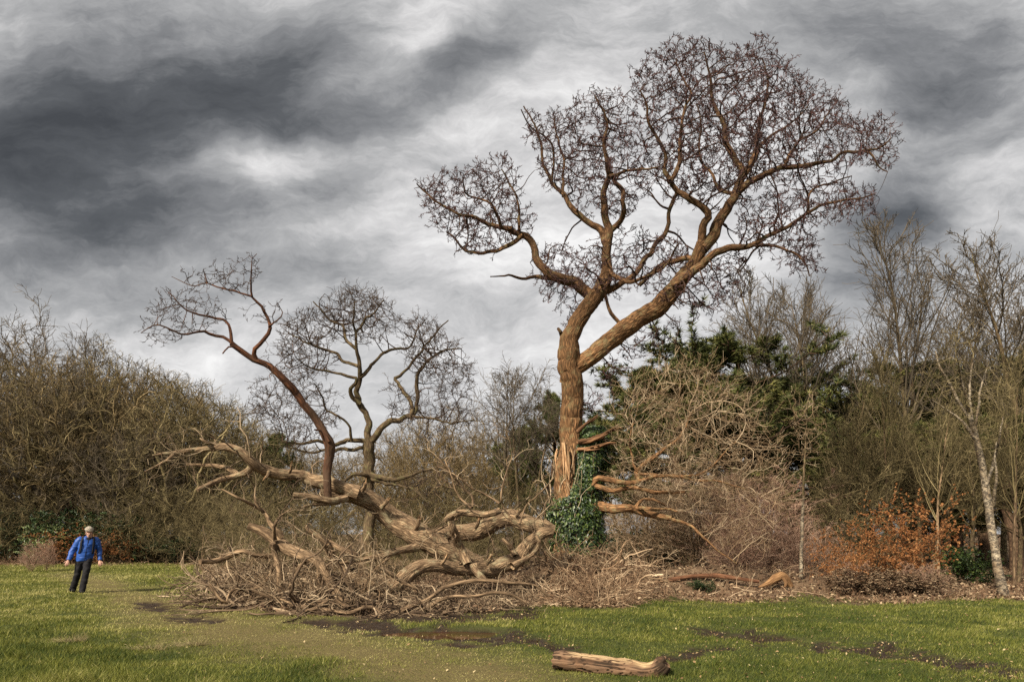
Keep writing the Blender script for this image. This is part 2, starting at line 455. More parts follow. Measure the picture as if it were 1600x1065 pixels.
# ------------------------------------------------------------------ ground
EDGE = np.array([(-2500, 884), (0, 884), (200, 880), (305, 881), (328, 915), (345, 945), (420, 957), (560, 968), (640, 966), (760, 957), (850, 948),
                 (950, 950), (1050, 938), (1150, 945), (1260, 934), (1400, 947), (1480, 939), (1600, 939), (2000, 940), (4000, 940)], float)
def gpix(x, y):
    return CX + F * x / np.maximum(y, 0.5), HY + F * EYE / np.maximum(y, 0.5)
def height(x, y):
    p = np.stack([x, y, np.zeros_like(x)], -1)
    h = 0.10 * (vnoise(p, 0.16) - 0.5) + 0.05 * (vnoise(p, 0.6) - 0.5)
    h = h * np.clip((y - 3) / 6, 0, 1)
    bump = lambda cx, cy, sx, sy, a: a * np.exp(-((x - cx) / sx) ** 2 - ((y - cy) / sy) ** 2)
    h = h + bump(1.5, 19.7, 2.0, 1.4, 0.92) + bump(5.6, 20.2, 2.2, 1.0, 0.62) + bump(-3.2, 17.2, 3.2, 1.6, 0.15) + bump(9.5, 20.0, 3.0, 1.2, 0.30)
    far = np.clip((y - 60) / 200, 0, 1)
    return h * (1 - far)
def masks(x, y):
    px, py = gpix(x, y)
    p = np.stack([x, y, np.zeros_like(x)], -1)
    nz = fbm(p, 1.3, 4) - 0.5; nf = fbm(p, 5.0, 3) - 0.5
    e = np.interp(px, EDGE[:, 0], EDGE[:, 1])
    lit = 1 / (1 + np.exp(np.clip((py - e + nz * 10 + nf * 8) / 1.6, -40, 40)))
    def seg(pts, w):
        d = np.full(x.shape, 1e9)
        for (a, b, wa), (a2, b2, wb) in zip(pts[:-1], pts[1:]):
            vx, vy = a2 - a, (b2 - b) * 4.0
            t = np.clip(((px - a) * vx + (py - b) * 4.0 * vy) / (vx * vx + vy * vy), 0, 1)
            dd = np.hypot(px - a - t * vx, (py - b) * 4.0 - t * vy) / (wa + (wb - wa) * t)
            d = np.minimum(d, dd)
        return d
    dp = seg([(120, 900, 45), (170, 918, 60), (215, 938, 90), (290, 962, 125), (380, 988, 150), (520, 1012, 150), (700, 1045, 150), (860, 1085, 150)], 1)
    path = np.clip(1.22 - dp + nz * 0.9 + nf * 0.5, 0, 1)
    dm = seg([(480, 972, 14), (560, 980, 30), (650, 988, 44), (740, 994, 46), (820, 1003, 38), (880, 1012, 28)], 1)
    dm = np.minimum(dm, seg([(1080, 985, 10), (1160, 992, 36), (1250, 1002, 44), (1350, 1014, 40), (1450, 1030, 40), (1560, 1052, 40)], 1))
    dm = np.minimum(dm, seg([(1020, 1030, 18), (1120, 1012, 34)], 1) * 1.2)
    dm = np.minimum(dm, seg([(215, 940, 18), (290, 962, 40), (330, 968, 20)], 1) * 1.25)
    dm = np.minimum(dm, seg([(590, 962, 60), (720, 968, 60), (850, 958, 40)], 1) * 1.3)
    heap_shade = np.clip((px - 335) / 20, 0, 1) * np.clip((1010 - px) / 60, 0, 1) * np.clip(lit * 2 - 1, 0, 1) * np.clip((18.5 - y) / 1.5, 0, 1)  # shade under the brush heap, painted onto the ground
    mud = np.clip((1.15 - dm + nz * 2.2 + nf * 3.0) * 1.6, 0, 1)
    mud = np.maximum(mud, 0.85 * heap_shade)  # the mud mask also carries the painted heap shade
    return lit, path, mud
def axis(dense0, dense1, st, far0, far1, gro):
    a = list(np.arange(dense0, dense1 + 1e-6, st)); s = st; x = a[-1]
    while x < far1: s *= gro; x += s; a.append(x)
    s = st; x = a[0]
    while x > far0: s *= gro; x -= s; a.insert(0, x)
    return np.array(a)
gx = axis(-11, 15, 0.11, -600, 600, 1.22); gy = axis(6.5, 21.5, 0.10, -300, 900, 1.16)
X, Y = np.meshgrid(gx, gy, indexing='ij')
Z = height(X, Y)
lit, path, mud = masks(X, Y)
pz = np.stack([X, Y, 0 * X], -1)
near = (Y < 24) & (Y > 5)
Z = Z + near * (0.10 * (fbm(pz, 1.7, 3) - 0.5) * (1 - 0.6 * path) - 0.035 * mud * (0.4 + fbm(pz, 7.0, 2)))
PUD = (-1.02, 11.75, 0.95, 0.42)
_pd = np.hypot((X - PUD[0]) / PUD[2], (Y - PUD[1]) / PUD[3]) + 0.35 * (fbm(pz, 2.5, 3) - 0.5)
_pw = np.clip((1.25 - _pd) / 0.45, 0, 1); _pw = _pw * _pw * (3 - 2 * _pw)
ZP = float(np.median(Z[_pd < 1.0])) - 0.01
Z = Z * (1 - _pw) + (ZP - 0.05 + 0.06 * (fbm(pz, 6.0, 2) - 0.5)) * _pw; mud = np.maximum(mud, _pw)
def height(x, y, Zg=Z):
    x = np.asarray(x, float); y = np.asarray(y, float)
    i = np.clip(np.searchsorted(gx, x) - 1, 0, len(gx) - 2); j = np.clip(np.searchsorted(gy, y) - 1, 0, len(gy) - 2)
    fx = np.clip((x - gx[i]) / (gx[i + 1] - gx[i]), 0, 1); fy = np.clip((y - gy[j]) / (gy[j + 1] - gy[j]), 0, 1)
    return (Zg[i, j] * (1 - fx) + Zg[i + 1, j] * fx) * (1 - fy) + (Zg[i, j + 1] * (1 - fx) + Zg[i + 1, j + 1] * fx) * fy
nxg, nyg = X.shape
ii, jj = np.meshgrid(np.arange(nxg - 1), np.arange(nyg - 1), indexing='ij')
gq = np.stack([ii * nyg + jj, (ii + 1) * nyg + jj, (ii + 1) * nyg + jj + 1, ii * nyg + jj + 1], -1).reshape(-1, 4)
gv = np.stack([X, Y, Z], -1).reshape(-1, 3)

def ground_mat():
    m, g, b = base_mat('ground_turf', 0.95, 0.15)
    tcn = g.new('ShaderNodeTexCoord'); o = tcn.outputs['Object']
    A = lambda n: g.new('ShaderNodeAttribute', attribute_name=n).outputs['Fac']
    n1, _ = g.noise(o, 0.5, 5, 0.6); n2, _ = g.noise(o, 6.0, 5, 0.65); n3, _ = g.noise(o, 30, 4, 0.6)
    grass = g.mix(g.ramp(n1, [(0.35, 0), (0.65, 1)]), (0.040, 0.050, 0.013), (0.075, 0.080, 0.022))
    grass = g.mix(g.ramp(n2, [(0.4, 0), (0.75, 0.8)]), grass, (0.035, 0.045, 0.012))
    pathc = g.mix(n2, (0.155, 0.118, 0.050), (0.080, 0.066, 0.026))
    c = g.mix(A('path'), grass, pathc)
    litc = g.ramp(n2, [(0.25, (0.05, 0.03, 0.018)), (0.5, (0.12, 0.075, 0.045)), (0.75, (0.20, 0.14, 0.085))])
    litc = g.mix(g.ramp(n3, [(0.5, 0), (0.7, 0.6)]), litc, (0.26, 0.19, 0.12))
    c = g.mix(A('litter'), c, litc)
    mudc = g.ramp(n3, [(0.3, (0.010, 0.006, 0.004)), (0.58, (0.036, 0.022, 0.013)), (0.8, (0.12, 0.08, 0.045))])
    c = g.mix(A('mud'), c, mudc)  # mud colour doubles as the dark shade painted under the heap
    g.put(b.inputs['Base Color'], c)
    wet = g.math('MULTIPLY', A('mud'), g.ramp(n2, [(0.35, 1.0), (0.55, 0.0)]))
    g.put(b.inputs['Roughness'], g.math('MULTIPLY_ADD', wet, -0.5, 0.92))
    g.put(b.inputs['Specular IOR Level'], g.math('MULTIPLY_ADD', wet, 0.2, 0.12))
    bp = g.new('ShaderNodeBump'); bp.inputs['Strength'].default_value = 0.8; bp.inputs['Distance'].default_value = 0.05
    g.put(bp.inputs['Height'], g.math('ADD', n3, n2)); g.l.new(bp.outputs[0], b.inputs['Normal'])
    return m
M_GROUND = ground_mat()
def ground_piece(name, faces):
    used = np.unique(faces); remap = np.zeros(len(gv), int); remap[used] = np.arange(len(used))
    G_ = Geo(); G_.add(gv[used], remap[faces]); ob = G_.build(name, M_GROUND)
    for nm, arr in (('litter', lit), ('path', path), ('mud', mud)):  # mud holds real mud plus the painted shade under the heap
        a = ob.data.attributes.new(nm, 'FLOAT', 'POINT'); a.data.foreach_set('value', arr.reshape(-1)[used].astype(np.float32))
    ob['kind'] = 'structure'
    return ob
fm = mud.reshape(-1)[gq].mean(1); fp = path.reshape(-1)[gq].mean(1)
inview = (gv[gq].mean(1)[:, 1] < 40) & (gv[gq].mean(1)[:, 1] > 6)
is_mud_or_shade = (fm > 0.5) & inview; is_path = (fp > 0.55) & ~is_mud_or_shade & inview
ground_piece('ground', gq[~is_mud_or_shade & ~is_path])
ground_piece('mud_and_heap_shade', gq[is_mud_or_shade])  # wet mud, and ground painted dark beneath the heap
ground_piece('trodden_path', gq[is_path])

M_WATER, _g, _b = base_mat('muddy_water', 0.06, 0.5); _b.inputs['Base Color'].default_value = (0.045, 0.018, 0.009, 1); _b.inputs['IOR'].default_value = 1.33
_a = np.linspace(0, 2 * np.pi, 48, endpoint=False); _r = 1.25 + 0.12 * np.sin(3 * _a + 1) + 0.08 * np.sin(5 * _a)
G_ = Geo(); G_.add(np.vstack([np.stack([PUD[0] + PUD[2] * _r * np.cos(_a), PUD[1] + PUD[3] * _r * np.sin(_a), 0 * _a + ZP - 0.028], 1), [[PUD[0], PUD[1], ZP - 0.028]]]), t=[(i, (i + 1) % 48, 48) for i in range(48)])
G_.build('puddle', M_WATER)['kind'] = 'structure'
# ------------------------------------------------------------------ grass blades
reseed(21)
def make_grass(n):
    yy = 6.6 * (40 / 6.6) ** rng.random(n); pxx = -350 + 2300 * rng.random(n); xx = (pxx - CX) / F * yy
    l, p, m = masks(xx, yy)
    pt = np.stack([xx, yy, 0 * xx], -1)
    cl = fbm(pt, 0.9, 3); cf = vnoise(pt, 4.0)
    keep = rng.random(n) > np.clip(l * 0.995 + m * 0.9 + p * 0.40, 0, 1)
    xx, yy, cl, cf, p, pxx = xx[keep], yy[keep], cl[keep], cf[keep], p[keep], pxx[keep]
    n = len(xx)
    zz = height(xx, yy) - 0.012
    pd_ = np.hypot((xx - PUD[0]) / PUD[2], (yy - PUD[1]) / PUD[3]); zz = np.where(pd_ < 1.2, -1, zz)
    left = np.clip((600 - pxx) / 500, 0, 1) * np.clip((12.5 - yy) / 4, 0, 1)
    h = (0.026 + 0.036 * rng.random(n)) * (0.55 + 0.9 * cl) * (1 - 0.5 * p) * (1 + 0.9 * left * cf) * (1 + 0.02 * (yy - 8))
    tus = (cf > 0.86) & (cl > 0.52); h = np.where(tus, h * 1.7, h)
    w = 0.0042 * (yy / 8) * (0.7 + 0.6 * rng.random(n))
    a = rng.random(n) * 2 * np.pi; lean = rng.normal(size=(n, 2)) * 0.55 * h[:, None] + np.array([0.15, -0.1]) * h[:, None]
    b = np.stack([xx, yy, zz], 1); s = np.stack([np.cos(a) * w, np.sin(a) * w, 0 * w], 1)
    tip = b + np.stack([lean[:, 0], lean[:, 1], h], 1)
    V = np.stack([b - s, b + s, tip], 1).reshape(-1, 3)
    t = np.arange(n * 3).reshape(-1, 3)
    tint = np.clip(0.08 + 0.80 * (fbm(np.stack([xx, yy, 0 * xx + 7], -1), 0.5, 4) - 0.15) + 0.62 * (rng.random(n) - 0.5) + 0.16 * (pxx < 800) * np.clip((yy - 10) / 4, -1, 1) - 0.10 * (pxx > 800) + 0.30 * p + 0.5 * (vnoise(np.stack([xx, yy, 0 * xx + 3], -1), 2.2) - 0.5) + 0.5 * (cf - 0.5) * 0.4 + (rng.random(n) < 0.10) * 0.35, 0, 1)
    G_ = Geo(); G_.add(V, t=t, tint=np.repeat(tint, 3))
    return G_
M_GRASS = tint_mat('grass_blades', (0.040, 0.062, 0.010), (0.215, 0.215, 0.042), c2=(0.50, 0.43, 0.18), rough=0.6, transl=0.35)
o = make_grass(760000).build('grass', M_GRASS, smooth=False)
tag(o, 'short yellow-green meadow grass growing over the open clearing', 'grass', kind='stuff')

# straw coloured tussocks in the left foreground
M_STRAW = tint_mat('straw', (0.20, 0.15, 0.07), (0.42, 0.34, 0.18), rough=0.8, transl=0.2)
for (px, py, r, lab) in ((232, 1012, .15, 'larger flattened tuft of straw-coloured dead grass nearest the path in the foreground turf'), (300, 1006, .12, 'small straw-coloured dead grass tuft right of the larger flattened one'), (112, 1000, .13, 'low straw-coloured dead grass tuft at the far left of the foreground turf')):
    yy = F * EYE / (py - HY); c = np.array([(px - CX) / F * yy, yy, 0]); c[2] = height(c[0:1], c[1:2])[0] - 0.02
    n = 200; a = rng.random(n) * 6.283; rr = r * np.sqrt(rng.random(n))
    b = c + np.stack([np.cos(a) * rr * 1.5, np.sin(a) * rr * 0.7, 0 * rr], 1)
    P_, R_ = walk(b, np.stack([np.cos(a) * .8 - .4, np.sin(a) * .6, 0.5 + rng.random(n) * .5], 1), 0.07 + 0.16 * rng.random(n), 0.0028, 4, 0.25, (0, 0, -0.28))
    G_ = Geo(); tubes(G_, P_, R_, 3)
    ob = G_.build('grass_tussock', M_STRAW); tag(ob, lab, 'grass tuft')

# fallen leaves on the turf
def leaves(geo, pts, size, flat=0.5, up=None):
    n = len(pts)
    nv = nrm(rng.normal(size=(n, 3)) * flat + (np.array([0, 0, 1.0]) if up is None else up))
    a = nrm(np.cross(nv, nrm(rng.normal(size=(n, 3))))); b = np.cross(nv, a); s = (size * (0.6 + 0.8 * rng.random(n)))[:, None]
    p0 = pts - a * s; p1 = pts + b * s * 0.55 + nv * s * 0.15; p2 = pts + a * s; p3 = pts - b * s * 0.55 + nv * s * 0.15
    geo.add(np.stack([p0, p1, p2, p3], 1).reshape(-1, 3), np.arange(4 * n).reshape(-1, 4), tint=np.repeat(rng.random(n), 4))
reseed(31)
n = 52000
yy = 7.2 * (21 / 7.2) ** rng.random(n); pxx = -300 + 2250 * rng.random(n); xx = (pxx - CX) / F * yy
l, p, m = masks(xx, yy); pt = np.stack([xx, yy, 0 * xx], -1)
pr = 0.5 * np.clip(0.03 + 0.05 * (pxx > 800) + 0.10 * (pxx > 1050) + 0.25 * (vnoise(pt, 1.5) > 0.72) * (pxx > 850) + 0.45 * m + 0.12 * p + 0.5 * (l > 0.08), 0, 1) * (0.5 + 0.5 * (pxx > 560))
k = rng.random(n) < pr
G_ = Geo(); leaves(G_, np.stack([xx[k], yy[k], height(xx[k], yy[k]) + 0.015 + 0.03 * rng.random(k.sum())], 1), 0.008 + 0.016 * rng.random(k.sum()) ** 2, 0.5)
M_LEAF = tint_mat('dead_leaves', (0.10, 0.055, 0.025), (0.24, 0.155, 0.075), c2=(0.42, 0.34, 0.19), rough=0.8)
ob = G_.build('fallen_leaves', M_LEAF, smooth=False); tag(ob, 'pale tan dead leaves scattered over the grass and mud', 'leaves', kind='stuff')

# leaf litter, bracken stalks at the feet of the woods
n = 90000
yy = 14.5 * (48 / 14.5) ** rng.random(n); pxx = -350 + 2300 * rng.random(n); xx = (pxx - CX) / F * yy
l, p, m = masks(xx, yy); k = (l > 0.5)
G_ = Geo(); leaves(G_, np.stack([xx[k], yy[k], height(xx[k], yy[k]) + 0.02 + 0.10 * rng.random(k.sum()) ** 2], 1), 0.045, 0.8)
M_LITTER = tint_mat('litter', (0.055, 0.03, 0.018), (0.17, 0.105, 0.06), c2=(0.36, 0.27, 0.17), rough=0.85)
ob = G_.build('leaf_litter', M_LITTER, smooth=False); tag(ob, 'brown leaf litter lying under the trees and brush', 'leaf litter', kind='stuff')
n = 34000
yy = 15 * (50 / 15) ** rng.random(n); pxx = -300 + 2200 * rng.random(n); xx = (pxx - CX) / F * yy
l, p, m = masks(xx, yy); _, py_ = gpix(xx, yy); e = np.interp(pxx, EDGE[:, 0], EDGE[:, 1])
band = np.exp(-np.clip((e - py_ - 2) / 9, 0, 9)) * ((pxx < 330) | (pxx > 880)); k = (l > 0.6) & (rng.random(n) < 0.05 + band)
xx, yy, pxx = xx[k], yy[k], pxx[k]; n = len(xx)
b = np.stack([xx, yy, height(xx, yy)], 1)
hh = (0.10 + 0.30 * rng.random(n)) * np.where(pxx < 330, 2.0, 1.0) * np.where((pxx > 1000) & (pxx < 1260), 0.8, 1.0)
P_, R_ = walk(b, rng.normal(size=(n, 3)) * 0.7 + np.array([0, 0, 0.8]), hh, 0.006, 5, 0.35, (0, 0, -0.08), rtip=0.003)
G_ = Geo(); tubes(G_, P_, R_ * (yy / 16)[:, None] ** 0.7, 3)
M_BRACK = tint_mat('bracken', (0.085, 0.04, 0.022), (0.21, 0.12, 0.065), c2=(0.38, 0.28, 0.17))
ob = G_.build('dead_bracken', M_BRACK); tag(ob, 'dead brown bracken and bramble stalks along the wood edge', 'bracken', kind='stuff')

# ------------------------------------------------------------------ traced limbs
THIN = 0.92
def trace(pts, w0, w1, Y0, Y1, pw=1.0, wig=0.0, sp=None):
    """centre line read off the place, with its distance: -> 3D path, radii"""
    pts = np.asarray(pts, float); L = np.r_[0, np.cumsum(np.linalg.norm(np.diff(pts[:, :2], axis=0), axis=1))]; t = L / L[-1]
    Yv = Y0 + (Y1 - Y0) * t
    if wig: Yv = Yv + wig * np.sin(t * np.pi) * np.sin(t * rng.uniform(3, 9) + rng.uniform(0, 6))
    w = w0 + (w1 - w0) * t ** pw
    if pts.shape[1] > 2: w = pts[:, 2]
    w = w * THIN
    Q = np.stack([(pts[:, 0] - CX) / F * Yv, Yv, EYE + (HY - pts[:, 1]) / F * Yv, w / 2 / F * Yv], 1)
    ln = np.linalg.norm(np.diff(Q[:, :3], axis=0), axis=1).sum()
    n = max(6, int(ln / (sp or 0.12)))
    Q = catmull(Q, n)
    return Q[:, :3], np.maximum(Q[:, 3], 0.004)
class Tree:
    def __init__(s, name, label, cat, base, group=None):
        s.root = thing(name, label, cat, base, group); s.sp = []; s.sr = []
    def limb(s, name, mat, pts, w0=0, w1=0, Y0=20, Y1=20, k=14, rough=0.16, seed=True, pw=1.0, wig=0.25, cap=False, tint=0.5, rs=7.0, gnarl=1.0, tint1=None):
        if k >= 18: k = int(k * 2.2)
        p, r = trace(pts, w0, w1, Y0, Y1, pw, wig, sp=0.05 if k > 30 else None)
        if gnarl:
            amp = (gnarl * (0.35 * r + 0.022) * np.clip(np.linspace(0, 1, len(p)) * 6, 0, 1))[:, None]; ph = rng.random(3) * 50
            p = p + amp * 2 * np.stack([vnoise(p + ph + q * 17, 2.6) + 0.5 * vnoise(p + ph + q * 31, 5.5) - 0.75 for q in range(3)], 1)
        G_ = Geo(); tubes(G_, p, r, k, tint=np.linspace(tint, tint if tint1 is None else tint1, len(p)), rough=rough, uv=True, cap=cap, roughscale=rs)
        ob = G_.build(name, mat, s.root)
        if seed: s.sp.append(p[1:]); s.sr.append(r[1:])
        return p, r

# ------------------------------------------------------------------ the broken standing oak
reseed(41)
HY0 = 20.0
T = Tree('standing_oak', 'tall storm-broken oak with ivied trunk and spreading purplish twiggy crown', 'oak tree', tuple(P(896, 918, HY0)))
T.limb('trunk', M_OAK, [(897, 925, 88), (896, 880, 70), (893, 800, 60), (892, 740, 54), (892, 700, 46), (893, 660, 40), (893, 625, 37), (892, 600, 38), (891, 578, 40), (889, 562, 40), (888, 548, 40), (890, 528, 32), (898, 508, 30), (913, 486, 29), (928, 465, 28), (940, 450, 26), (946, 436, 23), (947, 412, 18), (948, 378, 16)],
       Y0=HY0, Y1=19.8, k=28, rough=0.15, rs=5, gnarl=0.4, tint=0.62, tint1=0.10)  # tint falls with height: silhouette darkness put into the bark colour
LB = lambda *a, **k: T.limb('limb', M_OAK, *a, **{'gnarl': 0.35, 'tint': 0.5, 'tint1': 0.10, **k})  # limbs get the same painted darkening towards their tips
LH = lambda *a, **k: T.limb('limb', M_OAK_SILHOUETTE, *a, **{'pw': 0.75, 'gnarl': 1.3, 'tint': 0.5, 'tint1': 0.12, **k})
LB([(884, 600, 26), (893, 580, 30), (912, 564, 31), (944, 541, 31), (971, 519, 31), (998, 499, 31), (1025, 483, 33), (1045, 462, 32), (1062, 440, 27), (1086, 410, 23), (1097, 382, 21)], Y0=19.95, Y1=19.2, k=20, rough=0.14, rs=5)
LH([(938, 460), (925, 462), (905, 445), (880, 433), (858, 426), (843, 410), (835, 388), (825, 370), (812, 361), (795, 357)], 24, 9, 20, 19.4)
LH([(800, 358), (781, 355), (765, 349), (740, 340), (715, 335), (690, 320), (665, 300), (650, 286)], 9, 2, 19.4, 19.0)
LH([(817, 366), (804, 378), (785, 385), (759, 393), (729, 391), (710, 370), (697, 364)], 9, 2.5, 19.5, 20.4)
LH([(811, 360), (811, 340), (810, 325), (804, 303), (795, 284), (783, 264)], 5, 2, 19.4, 19.8)
LH([(783, 355), (772, 322), (751, 310), (729, 303), (723, 278)], 6, 2, 19.4, 18.6)
LH([(862, 433), (848, 433), (835, 432), (815, 434), (800, 430), (784, 431), (767, 432)], 9, 2, 20, 19.2, cap=True, seed=False)
LH([(948, 382), (940, 362), (925, 350), (905, 335), (890, 322), (880, 305), (870, 295), (860, 280), (850, 255), (845, 225), (836, 195), (819, 168)], 14, 2, 19.8, 21)
LH([(862, 284), (866, 235), (853, 216), (830, 198), (815, 170)], 5, 1.8, 20.5, 19.5)
LH([(880, 307), (879, 284), (880, 250), (872, 220), (866, 184)], 6, 2, 20.3, 21.6)
LH([(948, 380), (951, 363), (947, 340), (945, 299), (954, 273), (950, 254), (943, 228), (949, 201), (943, 175), (929, 148)], 16, 2.5, 19.8, 19.4)
LH([(949, 366), (960, 352), (971, 340), (974, 320), (972, 300), (960, 284), (954, 272)], 11, 7, 19.8, 19.5)
LH([(953, 275), (980, 267), (1010, 265), (1030, 262)], 6, 3, 19.4, 18.2)
LH([(1096, 386), (1099, 352), (1107, 331), (1086, 314), (1056, 292), (1040, 268), (1039, 237), (1024, 213), (1013, 190), (1010, 165), (1000, 140)], 16, 2.5, 19.2, 18.4)
LH([(1097, 388), (1114, 367), (1131, 337), (1150, 303), (1160, 275), (1150, 250), (1135, 228), (1128, 190), (1116, 160), (1109, 115), (1100, 80)], 22, 2.5, 19.2, 19.8)
LH([(1158, 282), (1177, 250), (1184, 209), (1195, 171), (1200, 130), (1190, 90)], 11, 2, 19.6, 20.8)
LH([(1146, 307), (1165, 288), (1195, 273), (1225, 262), (1263, 258), (1300, 252), (1318, 238), (1349, 235), (1374, 230), (1392, 215)], 14, 2, 19.5, 18.6)
LH([(1350, 236), (1366, 246), (1375, 262), (1388, 268)], 4, 1.6, 18.8, 18.6)
LH([(1050, 445), (1080, 425), (1113, 400), (1131, 390), (1169, 386), (1199, 371), (1233, 352), (1259, 333), (1284, 320), (1308, 314), (1338, 310), (1364, 303)], 17, 2, 19.3, 18.0)
LH([(1180, 383), (1214, 386), (1240, 395), (1259, 412), (1265, 430)], 7, 2, 18.8, 18.2)
LH([(1046, 284), (1055, 272), (1062, 245), (1064, 215), (1071, 171), (1079, 145), (1062, 119), (1056, 92)], 9, 2, 18.75, 19.6)
LH([(1150, 304), (1128, 296), (1113, 273), (1098, 254), (1090, 225), (1096, 195), (1088, 165)], 7, 2, 19.4, 20.8)
LH([(936, 458), (962, 448), (985, 433), (1005, 408), (1025, 382), (1041, 357), (1047, 325), (1058, 299)], 12, 6, 19.85, 20.6)
LH([(947, 408), (960, 430), (985, 442), (1020, 428), (1045, 410), (1060, 380)], 9, 3, 19.75, 18.9)
LH([(1160, 275), (1200, 215), (1240, 190), (1262, 165)], 7, 2, 19.6, 20.5)
LH([(1225, 262), (1245, 225), (1275, 205), (1300, 170)], 6, 2, 19.2, 20.2)
LH([(975, 517), (955, 490), (948, 468), (938, 440)], 7, 5, 19.7, 19.3)
LH([(1090, 405), (1060, 405), (1035, 415), (1000, 445)], 10, 7, 19.4, 20.3)
LH([(890, 532), (882, 527), (877, 518), (874, 513)], 11, 5, 19.9, 19.7, cap=True, seed=False)
LH([(1262, 333), (1268, 300), (1300, 285), (1330, 275)], 5, 1.8, 18.6, 19.4)
# broken snags on the right of the trunk and the torn wood below the break, each a bundle of splinters
def splinters(name, mat, pts, wid, Y0, Y1, n, spread, seedk):
    G_ = Geo(); pts = np.asarray(pts, float)
    for i in range(n):
        o = rng.normal(size=2) * spread; e = rng.uniform(0.6, 1.0); q = pts.copy() + o * np.linspace(0.6, 1.25, len(pts))[:, None] + rng.normal(size=pts.shape) * spread * 0.25
        m = max(2, int(round(len(q) * e))); w = wid * rng.uniform(0.5, 1.1)
        p, r = trace(q[:m], w, w * 0.22, Y0 + rng.uniform(-.12, .12), Y1 + rng.uniform(-.15, .15), 1.6, 0.05, sp=0.05); tubes(G_, p, r, 6, tint=[rng.random()], rough=0.55, uv=True, roughscale=12)
    G_.build(name, mat, T.root)
M_SNAG = bark_mat('snag_wood', (0.24, 0.125, 0.062), (0.08, 0.04, 0.02), su=30, sv=2.5)
for pts, w, n, sp_ in (([(903, 690), (920, 686), (935, 682), (950, 674), (966, 668), (984, 661)], 8, 6, 2.6), ([(903, 702), (920, 700), (935, 696), (950, 692), (963, 690)], 7, 5, 2.4), ([(903, 674), (914, 664), (925, 655), (935, 648)], 6, 4, 1.8)):
    splinters('broken_snag', M_SNAG, pts, w, 19.7, 19.2, n, sp_, 0)
for pts, w, n, sp_ in (([(882, 690), (884, 715), (887, 745), (891, 765)], 5, 6, 2.0), ([(871, 702), (868, 715), (869, 730), (871, 738)], 4, 4, 1.3), ([(893, 696), (897, 715), (897, 740), (895, 755)], 4, 4, 1.6)):
    splinters('torn_wood', M_TORN, pts, w, 19.46, 19.42, n, sp_, 0)

CR = [
    ([(645, 285), (690, 268), (725, 262), (775, 240), (805, 245), (815, 300), (828, 330), (838, 352), (812, 372), (770, 400), (720, 398), (690, 372), (655, 320)], 800, 1.6, 19.6),
    ([(813, 165), (850, 180), (880, 165), (925, 140), (975, 140), (1000, 180), (1015, 260), (1030, 300), (1000, 312), (985, 335), (965, 340), (925, 335), (890, 305), (850, 290), (825, 230)], 1050, 1.9, 20.0),
    ([(985, 108), (1030, 62), (1090, 53), (1140, 75), (1195, 56), (1228, 88), (1262, 118), (1290, 140), (1302, 132), (1335, 175), (1392, 183), (1405, 215), (1392, 270), (1340, 258), (1270, 275), (1200, 300), (1150, 322), (1100, 322), (1045, 310), (1010, 250), (990, 170)], 2500, 2.8, 19.4),
    ([(1190, 305), (1290, 282), (1370, 295), (1383, 330), (1310, 347), (1272, 352), (1292, 400), (1287, 432), (1245, 430), (1195, 398), (1150, 385), (1150, 335)], 700, 1.5, 18.6),
    ([(830, 385), (870, 375), (910, 385), (1000, 355), (1060, 375), (1120, 395), (1172, 392), (1168, 465), (1110, 500), (1050, 485), (1000, 445), (965, 470), (900, 470), (850, 470), (835, 445)], 620, 1.9, 19.8),
    ([(845, 470), (870, 480), (885, 510), (905, 480), (880, 455), (850, 440)], 40, 0.5, 20.0),
    ([(960, 530), (1000, 510), (1060, 500), (1090, 510), (1000, 560), (930, 640), (915, 660), (912, 600)], 110, 0.8, 19.8),
]
at = np.vstack([crown_points(np.array(p), int(n_ * 1.75), yc, d_) for p, n_, d_, yc in CR])
